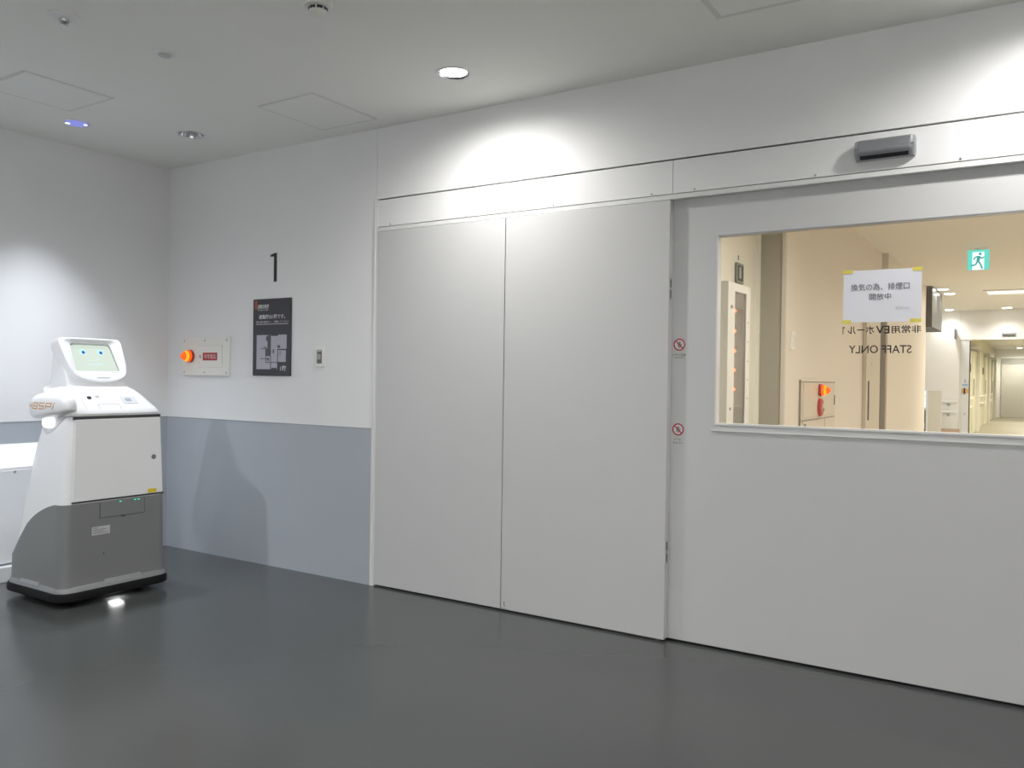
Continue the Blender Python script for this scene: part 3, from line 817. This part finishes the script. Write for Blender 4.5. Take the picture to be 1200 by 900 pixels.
# bezel outline: straight top, slightly bulging sides, rounded chin
half = bez((0, 0.0), (.06, 0.0), (.115, .018), (.142, .040), 10) + bez((.142, .040), (.160, .054), (.172, .10), (.176, .15), 8) + bez((.176, .15), (.180, .20), (.184, .24), (.185, .262), 8) + bez((.185, .262), (.185, .278), (.178, HL), (.160, HL), 6) + [(.160, HL), (.08, HL + .001)]
outl = half + [(-u, v) for u, v in reversed(half[1:])]
cu_, cv_ = 0.0, HL * .55
def scl(pts, k): return [(cu_ + (u - cu_) * k, cv_ + (v - cv_) * k) for u, v in pts]
# screen opening with the same number of points, matched by angle
def hole(theta, w0=.118, w1=.128, v0=.076, v1=.252, r=.02):
    pass
def screen_outline(grow=0.0):
    v0, v1 = .074 - grow, .256 + grow
    wb_, wt_ = .128 + grow, .118 + grow
    r = .022
    pts = []
    # counter-clockwise from bottom centre
    seq = [(wb_, v0, .006, 270), (wt_, v1, r, 0), (-wt_, v1, r, 90), (-wb_, v0, .006, 180)]
    for cx, cy, rr, a0 in seq:
        sx = 1 if cx > 0 else -1; sy = -1 if cy == v0 else 1
        for i in range(8):
            a = math.radians(a0 + 90 * i / 7)
            pts.append((cx - sx * rr + rr * math.cos(a), cy - sy * rr + rr * math.sin(a)))
    return pts
def ray_to_poly(poly, th, c):
    best = None
    dx, dy = math.cos(th), math.sin(th)
    for (x0, y0), (x1, y1) in zip(poly, poly[1:] + poly[:1]):
        ex, ey = x1 - x0, y1 - y0
        den = dx * ey - dy * ex
        if abs(den) < 1e-12: continue
        t = ((x0 - c[0]) * ey - (y0 - c[1]) * ex) / den
        s2 = ((x0 - c[0]) * dy - (y0 - c[1]) * dx) / den
        if t > 0 and -1e-6 <= s2 <= 1 + 1e-6:
            if best is None or t > best: best = t
    return (c[0] + dx * best, c[1] + dy * best)
cc = (0.0, .160)
NB = 96
angs = [2 * PI * i / NB for i in range(NB)]
O_ = [ray_to_poly(outl, a, cc) for a in angs]
I_ = [ray_to_poly(screen_outline(0.0), a, cc) for a in angs]
def mixp(t): return [(o[0] + (i[0] - o[0]) * t, o[1] + (i[1] - o[1]) * t) for o, i in zip(O_, I_)]
def ringp(pts, d): return [HF(u, v, d) for u, v in pts]
MB().loft([ringp(scl(O_, 1.01), -.060), ringp(scl(O_, 1.015), -.035), ringp(scl(O_, 1.01), -.010), ringp(O_, .004), ringp(scl(O_, .985), .014), ringp(mixp(.30), .015), ringp(mixp(.5), .011), ringp(mixp(.93), .007), ringp(I_, .0045), ringp(I_, -.012)], cap=False).build('face_bezel', M_RWHITE, rb, smooth=True)
MB().loft([ringp(mixp(1.0), -.010), ringp(mixp(1.0), -.007)]).build('screen_surround', M_BLACK, rb)
scr = MB().loft([ringp([(u * .985, v - .002 if v > .2 else v) for u, v in scl(I_, .985)], -.0065), ringp([(u * .985, v - .002 if v > .2 else v) for u, v in scl(I_, .985)], -.0045)]).build('face_screen', mat('screen_lit', (0.10, 0.11, 0.10), 0.25, emit=(0.66, 0.76, 0.66), estr=0.78), rb)
E_EYE = emis('eye_glow', (0.52, 0.85, 1.0), 1.0)
E_PUP = emis('eye_pupil', (0.05, 0.12, 0.55), 0.8)
E_SMILE = emis('smile_glow', (0.66, 0.88, 0.95), 0.95)
SD = -.0045
for ex in (-.053, .049):
    for rr, d0, d1, m, nm, ox in ((.017, 0, .0006, E_EYE, 'eye_ring', 0), (.0088, .0006, .0012, E_PUP, 'eye_pupil', .004)):
        MB().prism([(ex + ox + rr * math.cos(2 * PI * i / 24), .205 - (.003 if ox else 0) + rr * 1.15 * math.sin(2 * PI * i / 24)) for i in range(24)], HF, SD + d0, SD + d1).build(nm, m, scr)
arc = [(-.040 + .080 * i / 12, .168 - .016 * math.sin(PI * i / 12)) for i in range(13)]
MB().prism(arc + [(u, v - .004) for u, v in reversed(arc)], HF, SD, SD + .0006).build('smile', E_SMILE, scr)
mb = MB()
for k in range(9):
    mb.prism(rect(-.042 + k * .0098, -.042 + k * .0098 + .0075, .121, .129), HF, SD, SD + .0005)
mb.build('caption_marks', E_SMILE, scr)
MB().prism(rect(.068, .108, .0655, .068), HF, .0055, .0085).build('bezel_print', mat('bezel_print', (0.30, 0.31, 0.32), 0.5), rb)
MB().prism([(-.035, .029), (.052, .029), (.035, .025), (-.02, .025)], HF, .006, .0156).build('speaker_slit', mat('slit_grey', (0.33, 0.32, 0.33), 0.5), rb)
# head shell behind the face
def hs(z, xf, xb, w, rf, rk): return [(x, y + .018, zz) for x, y, zz in sect(z, xf, xb, w, rf, rk)]
MB().loft([hs(1.110, .835, .515, .190, .06, .12), hs(1.135, .825, .520, .180, .05, .12), hs(1.165, .785, .530, .173, .03, .11), hs(1.22, .752, .545, .170, .02, .10), hs(1.28, .716, .562, .167, .018, .075),
           hs(1.33, .686, .580, .163, .015, .05), hs(1.37, .662, .598, .158, .012, .03), hs(1.392, .650, .612, .152, .010, .018), hs(1.402, .645, .622, .146, .008, .010)]).build('head_shell', M_RWHITE, rb, smooth=True)

# ================================================================== BEYOND THE GLASS
HI = 2.55
struct(B(3.0, 7.0, 0.16, 13.35, -0.1, 0.0).build('floor_hall', mat('hall_floor', (0.72, 0.67, 0.58), 0.4)), 'beige floor of the hall beyond the window', 'floor')
HOLES = [(4.04, 9.43, .075), (4.07, 10.09, .075), (3.82, 13.08, .07), (4.713, 12.976, .075), (5.0, 0.85, .08), (5.85, 3.4, .08), (5.85, 6.0, .08)]
struct(ceiling_with_holes(2.4, 7.0, 0.10, 13.35, HI, HOLES).build('ceiling_hall', M_BCEIL), 'beige ceiling of the hall beyond the window', 'ceiling')
XA, XB, XC = 3.645, 3.826, 3.886
struct(B(XA - .3, XA, 0.16, 1.76, 0, HI).build('wall_hall_near', M_CREAM), 'cream steel wall at the left end of the window', 'wall')
tr = struct(MB().box(XA - .3, XB - .022, 1.76, 1.80, 0, HI).build('wall_hall_return', M_OLIVE), 'olive brown wall return between the cream and beige walls', 'wall')
struct(B(XA, XA + .022, 1.735, 1.76, 0, HI).build('trim_3', M_CREAM), 'cream vertical strip left of the olive return', 'trim')
struct(B(XB - .022, XB + .001, 1.752, 1.78, 0, HI).build('trim_4', mat('beige_strip', (0.64, 0.60, 0.52), 0.5)), 'pale vertical strip right of the olive return', 'trim')
struct(B(3.5, XB, 1.78, 5.56, 0, HI).build('wall_hall_side', M_BEIGE), 'beige wall seen through the window', 'wall')
struct(B(3.5, XC, 5.56, 8.92, 0, HI).build('wall_hall_far_side', M_BEIGE), 'beige wall beyond the sliding hall door', 'wall')
struct(B(7.0, 7.1, 0.16, 13.5, 0, HI).build('wall_hall_right', M_BEIGE), 'unseen right wall of the hall', 'wall')
struct(MB().box(2.4, 2.5, 8.0, 13.5, 0, HI).box(2.4, 3.5, 8.8, 8.92, 0, HI).build('wall_hall_left', M_HWHITE), 'white wall of the side bay in the far hall', 'wall')
# inner sliding door with grip
hdn = thing('door_4', (3.85, 4.9, 0), 'beige inner sliding door with a dark vertical grip', 'door', kind='structure')
B(3.827, 3.860, 4.53, 5.30, 0.01, 2.10).build('leaf_panel', mat('inner_door', (0.66, 0.60, 0.50), 0.45), hdn)
B(3.830, 3.861, 5.31, 5.345, 0.0, 2.12).build('dark_seal', M_BLACK, hdn)
B(3.827, 3.880, 5.50, 5.558, 0.0, 2.12).build('jamb', mat('jamb_grey', (0.42, 0.38, 0.33), 0.5), hdn)
MB().prism(rrect(.022, .185, .02, 4, 4.65, 1.055), on_left(3.860), 0, .006).build('grip', M_BLACK, hdn)
MB().prism(rrect(.018, .016, .004, 2, 4.80, 1.40), on_left(3.860), 0, .004).build('lock_plate', M_METAL, hdn)
# light switch beside it
hs_ = thing('hall_light_switch', (XB, 1.945, 1.443), 'narrow ivory light switch on the beige wall', 'switch')
MB().prism(rrect(.046, .062, .005, 2, 1.945, 1.492), on_left(XB), 0, .012).build('plate', M_IVORY, hs_, bevel=.002)
for v in (1.465, 1.492, 1.519):
    MB().prism(rrect(.022, .010, .002, 2, 1.945, v), on_left(XB + .012), 0, .004).build('rocker', M_WHITEP, hs_)
# fire hose cabinet
hy = thing('hose_cabinet', (XB, 2.72, 0.30), 'beige fire hose cabinet with orange lamp and red alarm button', 'cabinet')
M_HY = mat('hose_cabinet_paint', (0.70, 0.62, 0.52), 0.4)
B(XB, XB + .012, 2.16, 3.27, 0.30, 1.235).build('frame', M_HY, hy, bevel=.003)
B(XB + .012, XB + .017, 2.21, 3.25, 0.975, 1.212).build('upper_panel', M_HY, hy, bevel=.002)
B(XB + .012, XB + .017, 2.21, 2.88, 0.33, 0.945).build('door', M_HY, hy, bevel=.002)
B(XB + .012, XB + .017, 2.90, 3.25, 0.33, 0.945).build('door', M_HY, hy, bevel=.002)
mb = MB()
mb.box(XB + .012, XB + .0135, 2.17, 3.262, .949, .957).box(XB + .012, XB + .0135, 2.17, 3.262, 1.217, 1.224).box(XB + .012, XB + .0135, 2.884, 2.897, .33, .947).box(XB, XB + .0135, 2.150, 2.158, .30, 1.235)
mb.build('shadow_gap', mat('cabinet_gap', (0.30, 0.27, 0.23), 0.6), hy)
B(XB + .017, XB + .021, 3.215, 3.228, 1.045, 1.12).build('latch', M_RDARK, hy)
B(XB + .017, XB + .019, 2.23, 2.30, .912, .930).build('door_plate', mat('plate_green', (0.2, 0.28, 0.25), .5), hy)
beacon(XB + .017, 2.70, 1.162, (1, 0, 0), 0.046, 0.062, hy, 0.9)
MB().lathe((XB + .017, 2.70, 1.036), (1, 0, 0), [(0.066, 0), (0.066, 0.012), (0.058, 0.022), (0.04, 0.026)], 32).build('alarm_ring', mat('alarm_red', (0.50, 0.06, 0.05), 0.3), hy, smooth=True)
MB().lathe((XB + .043, 2.70, 1.036), (1, 0, 0), [(0.032, 0), (0.032, 0.002), (0.028, 0.004)], 28).build('alarm_plate', mat('alarm_pale', (0.6, 0.5, 0.48), 0.3), hy, smooth=True)
MB().prism(rect(2.693, 2.707, 1.01, 1.03), on_left(XB + .047), 0, .003).build('alarm_mark', M_BLACK, hy)
# LED indicator cabinet
XL = 3.765
lc = thing('indicator_cabinet', (XA + .06, 1.0, 0.85), 'tall white wall cabinet with a row of red indicator lights', 'cabinet')
M_LC = mat('led_cabinet_paint', (0.78, 0.77, 0.72), 0.4)
fr = MB()
y0, y1, z0, z1 = .800, 1.214, .86, 1.766
wy0, wy1, wz0, wz1 = .918, 1.128, .965, 1.722
fr.box(XA, XL - .02, y0, y1, z0, z1)
fr.box(XL - .02, XL, y0, wy0, z0, z1).box(XL - .02, XL, wy1, y1, z0, z1).box(XL - .02, XL, wy0, wy1, z0, wz0).box(XL - .02, XL, wy0, wy1, wz1, z1)
fr.build('case', M_LC, lc)
B(XL - .0199, XL - .018, wy0, wy1, wz0, wz1).build('display_back', mat('display_back', (0.33, 0.31, 0.32), 0.3), lc)
B(XL - .018, XL - .012, wy0, wy1, 1.075, 1.085).build('divider', M_METAL, lc)
B(XL - .018, XL - .014, wy0, wy1, wz0, 1.07).build('lower_plate', mat('display_lower', (0.20, 0.20, 0.20), 0.3), lc)
E_REDL = emis('red_indicator', (1.0, 0.10, 0.03), 6)
for z in (1.613, 1.501, 1.389, 1.282, 1.173):
    MB().lathe((XL - .018, .950, z), (1, 0, 0), [(0.011, 0), (0.010, 0.010), (0.004, 0.016)], 14).build('indicator_light', E_REDL, lc, smooth=True)
    B(XL - .018, XL - .015, .955, 1.01, z - .075, z - .03).build('indicator_label', mat('ind_label', (0.42, 0.42, 0.44), .4), lc)
    B(XL, XL + .002, 1.160, 1.176, z - .055, z - .050).build('edge_mark', M_RRIM, lc)
for z in (1.629, 1.067):
    MB().lathe((XL, .855, z), (1, 0, 0), [(0.010, 0), (0.010, 0.005), (0.006, 0.008)], 14).build('key_lock', M_METAL, lc, smooth=True)
B(XL - .006, XL - .003, wy0, wy1, wz0, wz1).build('pane', M_GLASS, lc)
ip = thing('indicator_window', (XA, 1.35, 1.81), 'small dark framed indicator above the white indicator cabinet', 'indicator')
MB().prism(rrect(.070, .062, .012, 3, 1.352, 1.874), on_left(XA), 0, .014).build('bezel', mat('ind_bezel', (0.22, 0.23, 0.22), 0.4), ip, bevel=.003)
MB().prism(rrect(.048, .046, .006, 3, 1.352, 1.874), on_left(XA + .014), 0, .002).build('face', mat('ind_face', (0.10, 0.11, 0.11), 0.25), ip)
MB().prism(rrect(.018, .034, .003, 2, 1.340, 1.876), on_left(XA + .016), 0, .002).build('reflector_strip', mat('ind_strip', (0.40, 0.42, 0.42), 0.3), ip)
B(XA, XA + .004, 1.345, 1.352, 1.955, 1.985).build('mark', M_RRIM, ip)

# exit sign hanging from the hall ceiling
EK = (5.6 + 3.639) / (5.0 + 3.639)
def EXQ(u, v, d): return (4.681 + (u - 4.718) * EK, 5.6 - d, 2.431 + (v - 2.353) * EK)
ex = thing('exit_sign', (4.681, 5.6, 2.335), 'green and white lit running man exit sign', 'sign')
mat('exit_man', (0.02, 0.16, 0.14), .5, emit=(0.05, 0.33, 0.31), estr=0.8)
E_GRN = emis('exit_green', (0.14, 0.66, 0.55), 1.0)
E_EXW = emis('exit_white', (0.85, 1.0, 1.0), 1.1)
B(4.588, 4.777, 5.6, 5.63, 2.333, 2.531).build('housing', M_WHITEP, ex)
Q = EXQ
MB().prism(rect(4.634, 4.806, 2.264, 2.445), Q, 0, .002).build('green_face', E_GRN, ex)
MB().prism(rect(4.672, 4.766, 2.264, 2.425), Q, .002, .003).build('doorway', E_EXW, ex)
def limb(pts, w, nm):
    mb = MB()
    for (a, b), (c, d) in zip(pts, pts[1:]):
        L = math.hypot(c - a, d - b); nx, ny = -(d - b) / L * w, (c - a) / L * w
        mb.prism([(a + nx, b + ny), (a - nx, b - ny), (c - nx, d - ny), (c + nx, d + ny)], Q, .003, .004)
    mb.build(nm, mat('exit_man', (0.02, 0.16, 0.14), .5, emit=(0.06, 0.36, 0.34), estr=0.8), ex)
MB().prism([(4.734 + .012 * math.cos(2 * PI * i / 16), 2.408 + .012 * math.sin(2 * PI * i / 16)) for i in range(16)], Q, .003, .004).build('runner_head', mat('exit_man', (0, 0, 0)), ex)
limb([(4.724, 2.388), (4.716, 2.345)], .013, 'runner_body')
limb([(4.724, 2.386), (4.745, 2.366), (4.766, 2.378)], .006, 'runner_arm')
limb([(4.722, 2.386), (4.694, 2.380), (4.682, 2.356)], .006, 'runner_arm')
limb([(4.718, 2.345), (4.738, 2.312), (4.752, 2.272)], .007, 'runner_leg')
limb([(4.714, 2.345), (4.700, 2.312), (4.660, 2.302)], .007, 'runner_leg')
B(4.65, 4.71, 5.60, 5.63, 2.531, HI).build('ceiling_mount', M_RING, ex)

# hanging metal bulkhead
bkh = thing('metal_bulkhead', (3.68, 9.6, 2.0), 'brushed grey metal ceiling bulkhead beyond the beige wall', 'bulkhead')
for k in range(3):
    ya = 8.93 + k * .45
    B(3.40, 3.958, ya, ya + .447, 2.0, HI - .001).build('metal_panel', mat('bulkhead_metal', (0.15, 0.15, 0.15), 0.34, 0.8), bkh)
B(3.41, 3.953, 8.935, 10.27, 1.996, 2.0).build('underside', M_RDARK, bkh)

# far hall wall with doorway into the corridor
YF = 13.35
fw_ = struct(MB().box(2.4, 4.02, YF, YF + .15, 0, HI).box(4.02, 5.45, YF, YF + .15, 2.03, HI).box(5.45, 7.0, YF, YF + .15, 0, HI).build('wall_hall_end', M_HWHITE), 'white far wall of the hall with a doorway', 'wall')
B(2.5, 4.0, YF - .012, YF, 0, .41).build('base_panel', M_WOOD, fw_)
B(3.985, 3.992, YF - .003, YF, 0, HI).build('panel_seam', mat('hall_seam', (0.62, 0.61, 0.59), .6), fw_)
d5 = thing('door_5', (4.7, YF, 0), 'white framed glazed doorway at the far end', 'door', kind='structure')
B(4.02, 4.135, YF - .02, YF + .10, 0, 2.03).build('door_post', mat('hall_post', (0.70, 0.71, 0.72), .35), d5)
B(4.135, 4.150, YF + .0, YF + .10, 0, 2.00).build('seal', M_RDARK, d5)
B(4.00, 5.45, YF - .03, YF, 2.02, 2.06).build('head_trim', M_HWHITE, d5)
B(4.150, 5.45, YF + .04, YF + .05, 0, 2.02).build('pane', glass('far_glass', (0.99, 0.99, 0.97), .15), d5)
MB().prism(rect(4.055, 4.085, 1.045, 1.15), on_back(YF - .02), 0, .02).build('pull_handle', M_RDARK, d5)
for a, b, c in ((4.022, 4.05, (0.75, 0.45, 0.10)), (4.092, 4.134, (0.75, 0.50, 0.12))):
    MB().prism(rect(a, b, 1.06, 1.14), on_back(YF - .02), 0, .002).build('marker_strip', mat('marker_orange', c, .5), d5)
MB().prism(rect(4.030, 4.12, 1.19, 1.225), on_back(YF - .02), 0, .002).build('blue_sticker', mat('sticker_blue', (0.30, 0.45, 0.62), .5), d5)
MB().prism(rect(4.070, 4.082, 1.25, 1.31), on_back(YF - .02), 0, .002).build('blue_mark', mat('mark_blue', (0.18, 0.18, 0.5), .5), d5)
MB().lathe((4.078, YF - .02, .69), (0, -1, 0), [(0.018, 0), (0.018, .012)], 16).build('lock', M_METAL, d5)
sn = thing('hall_door_sensor', (4.74, YF, 2.05), 'grey automatic door sensor above the far doorway', 'sensor')
B(4.640, 4.842, YF - .05, YF, 2.085, 2.145).build('housing', M_SILVER, sn, bevel=.008)
B(4.650, 4.832, YF - .053, YF - .03, 2.088, 2.105).build('lens_bar', M_RDARK, sn)
for z in (.90, .715):
    hr = thing('handrail', (3.6, YF, z), ('upper' if z > .8 else 'lower') + ' white handrail left of the far doorway', 'handrail', 'handrails in the far hall')
    B(3.56, 3.955, YF - .075, YF - .04, z - .022, z + .022).build('rail', M_HWHITE, hr, bevel=.008)
    for x in (3.62, 3.82):
        MB().lathe((x, YF - .05, z - .05), (0, 1, 0), [(0.012, 0), (0.012, .03), (0.03, .04), (0.03, .05)], 12).build('bracket', M_METAL, hr)
fl = thing('flag_sign', (3.92, YF, 2.02), 'small dark flag sign projecting above the far handrails', 'sign')
B(3.905, 3.925, YF - .22, YF, 2.03, 2.21).build('plate', mat('flag_grey', (0.20, 0.19, 0.20), .4), fl)
pt = thing('partition_screen', (3.6, 12.6, 0), 'low beige partition panel left of the far handrails', 'partition')
B(3.555, 3.765, 12.60, 12.64, 0.0, 1.10).build('panel', mat('partition_beige', (0.60, 0.58, 0.52), .5), pt)
B(3.525, 3.556, 12.59, 12.65, 0.0, 1.105).build('edge_post', mat('partition_edge', (0.74, 0.78, 0.80), .3, .3), pt)
B(3.50, 3.80, 12.45, 12.80, 0.0, 0.02).build('foot', M_METAL, pt)
wn = thing('window_2', (3.3, YF, .76), 'pale bright window behind the partition', 'window', kind='structure')
B(3.15, 3.52, YF - .02, YF - .01, .76, 1.09).build('pane', emis('far_window_glow', (0.80, 0.93, 1.0), 1.0), wn)
B(3.15, 3.52, YF - .03, YF - .0, .74, .78).build('sill', M_HWHITE, wn)
B(3.15, 3.52, YF - .03, YF - .0, .99, 1.005).build('rail', M_HWHITE, wn)
cb = thing('dark_cabinet', (3.35, YF - .2, 0), 'dark grey low cabinet below the far bright window', 'cabinet')
B(3.15, 3.50, YF - .30, YF - .02, 0.03, .73).build('body', mat('cab_dark', (0.13, 0.15, 0.18), .5), cb, bevel=.004)
B(3.17, 3.48, YF - .312, YF - .30, 0.06, .70).build('door', mat('cab_dark', (0.13, 0.15, 0.18), .5), cb, bevel=.003)
B(3.45, 3.465, YF - .33, YF - .312, 0.40, .52).build('handle', M_METAL, cb)

# corridor behind the doorway
XK = 3.784
struct(B(3.5, 6.4, YF, 32.2, -0.1, 0.0).build('floor_corridor', M_CFLOOR), 'olive beige floor of the far corridor', 'floor')
struct(ceiling_with_holes(3.4, 6.4, YF, 32.2, HI, [(4.60, 31.2, .09), (5.3, 15.2, .09), (5.3, 19.0, .09), (5.3, 23.0, .09), (5.3, 27.0, .09)]).build('ceiling_corridor', M_HWHITE), 'white ceiling of the far corridor', 'ceiling')
cw = struct(B(3.4, XK, YF + .15, 32.2, 0, HI).build('wall_corridor_left', M_CORR), 'beige left wall of the far corridor', 'wall')
struct(B(6.3, 6.4, YF + .15, 32.2, 0, HI).build('wall_corridor_right', M_CORR), 'unseen right wall of the far corridor', 'wall')
struct(B(3.4, 6.4, 32.1, 32.3, 0, HI).build('wall_corridor_end', M_HWHITE), 'white end wall of the far corridor', 'wall')
for i, (ya, nm) in enumerate(((20.9, 'nearest'), (26.3, 'middle'), (30.6, 'farthest'))):
    dd = thing('door_%d' % (6 + i), (XK, ya - .6, 0), nm + ' beige door along the far corridor wall', 'door', kind='structure')
    B(XK, XK + .05, ya - 1.25, ya - .02, 0.01, 2.05).build('leaf_panel', mat('corr_door', (0.66, 0.62, 0.48), .45), dd)
    B(XK, XK + .12, ya, ya + .25, 0, 2.10).build('door_frame', mat('corr_frame', (0.72, 0.70, 0.60), .45), dd)
    B(XK, XK + .17, ya - 1.4, ya + .35, 2.08, 2.16).build('track_cover', mat('corr_track', (0.55, 0.54, 0.50), .45), dd)
    B(XK + .05, XK + .06, ya - 1.18, ya - 1.05, .95, 1.35).build('grip', M_RDARK, dd)
    B(XK, XK + .02, ya - 1.75, ya - 1.55, 1.52, 1.72).build('room_plate', M_RDARK, dd)
segs_ = ((13.6, 19.2), (21.3, 24.6), (26.7, 28.9), (31.0, 32.0))
for z, nm in ((.90, 'upper'), (.70, 'lower')):
    for k, (a, b) in enumerate(segs_):
        hr = thing('handrail', (XK, (a + b) / 2, z), nm + ' corridor handrail, ' + ('first', 'second', 'third', 'last')[k] + ' length from the doorway', 'handrail', 'corridor handrails')
        B(XK + .04, XK + .08, a, b, z - .022, z + .022).build('rail', M_RAIL, hr)
        for y in (a + .15, b - .15):
            B(XK, XK + .05, y, y + .03, z - .04, z - .01).build('bracket', M_METAL, hr)
de = thing('door_9', (4.8, 32.1, 0), 'wide beige door at the end of the far corridor', 'door', kind='structure')
B(4.02, 5.45, 32.04, 32.1, 0.01, 1.98).build('leaf_panel', mat('end_door', (0.56, 0.53, 0.47), .45), de)
B(4.02, 5.45, 32.045, 32.1, 1.985, 2.20).build('transom', mat('end_transom', (0.36, 0.34, 0.30), .5), de)
B(3.96, 5.51, 32.02, 32.1, 2.20, 2.25).build('head_trim', M_HWHITE, de)

# hall and corridor lamps
def hall_dl(i, power, col, label, size=140):
    x, y, r = HOLES[i]
    return downlight(None, label, power, col, 0.0, E_MAIN, z=HI, pos=(x, y, r), flat=True, size=size)
hall_dl(0, 34, WHITE, 'round downlight in the hall nearest the metal bulkhead')
hall_dl(1, 34, WHITE, 'round downlight in the hall at the far end of the bulkhead')
hall_dl(2, 32, WHITE, 'round downlight in the hall above the far handrails')
hall_dl(3, 32, WHITE, 'round downlight in the hall above the far doorway')
hall_dl(4, 140, WARM, 'added fill downlight just inside the window, out of view', 164)  # this and the next two: unseen lamps added to light the hall walls
hall_dl(5, 125, WARM, 'second added fill downlight inside the window, out of view', 164)
hall_dl(6, 105, WARM, 'third added fill downlight inside the window, out of view', 164)
for (x, y, r), nm in (((4.60, 31.2, .09), 'at the end of'), ((5.3, 15.2, .09), 'added unseen at the start of'), ((5.3, 19.0, .09), 'added unseen, second along'), ((5.3, 23.0, .09), 'added unseen, third along'), ((5.3, 27.0, .09), 'added unseen, fourth along')):
    downlight(None, 'round downlight ' + nm + ' the far corridor', 190 if y > 30 else 460, WHITE, 0.0, E_MAIN, z=HI, pos=(x, y, r), flat=True, size=164)  # all but the end one are unseen lamps added to brighten the corridor
cl = thing('ceiling_panel_light', (5.1, 10.05, HI), 'flat rectangular ceiling light panel in the hall', 'ceiling light')
B(4.515, 5.75, 9.76, 10.32, HI - .018, HI + .001).build('frame', M_HWHITE, cl)
B(4.56, 5.70, 9.81, 10.27, HI - .022, HI - .0181).build('diffuser', emis('panel_diffuser', (1.0, 0.96, 0.84), 1.0), cl)
ld = bpy.data.lights.new('panel_lamp', 'AREA'); ld.shape = 'RECTANGLE'; ld.size = 1.1; ld.size_y = .45; ld.energy = 70; ld.color = (1.0, .95, .84)
lo = bpy.data.objects.new('panel_glow', ld); COL.objects.link(lo); lo.parent = cl; lo.location = (0, 0, -.026)
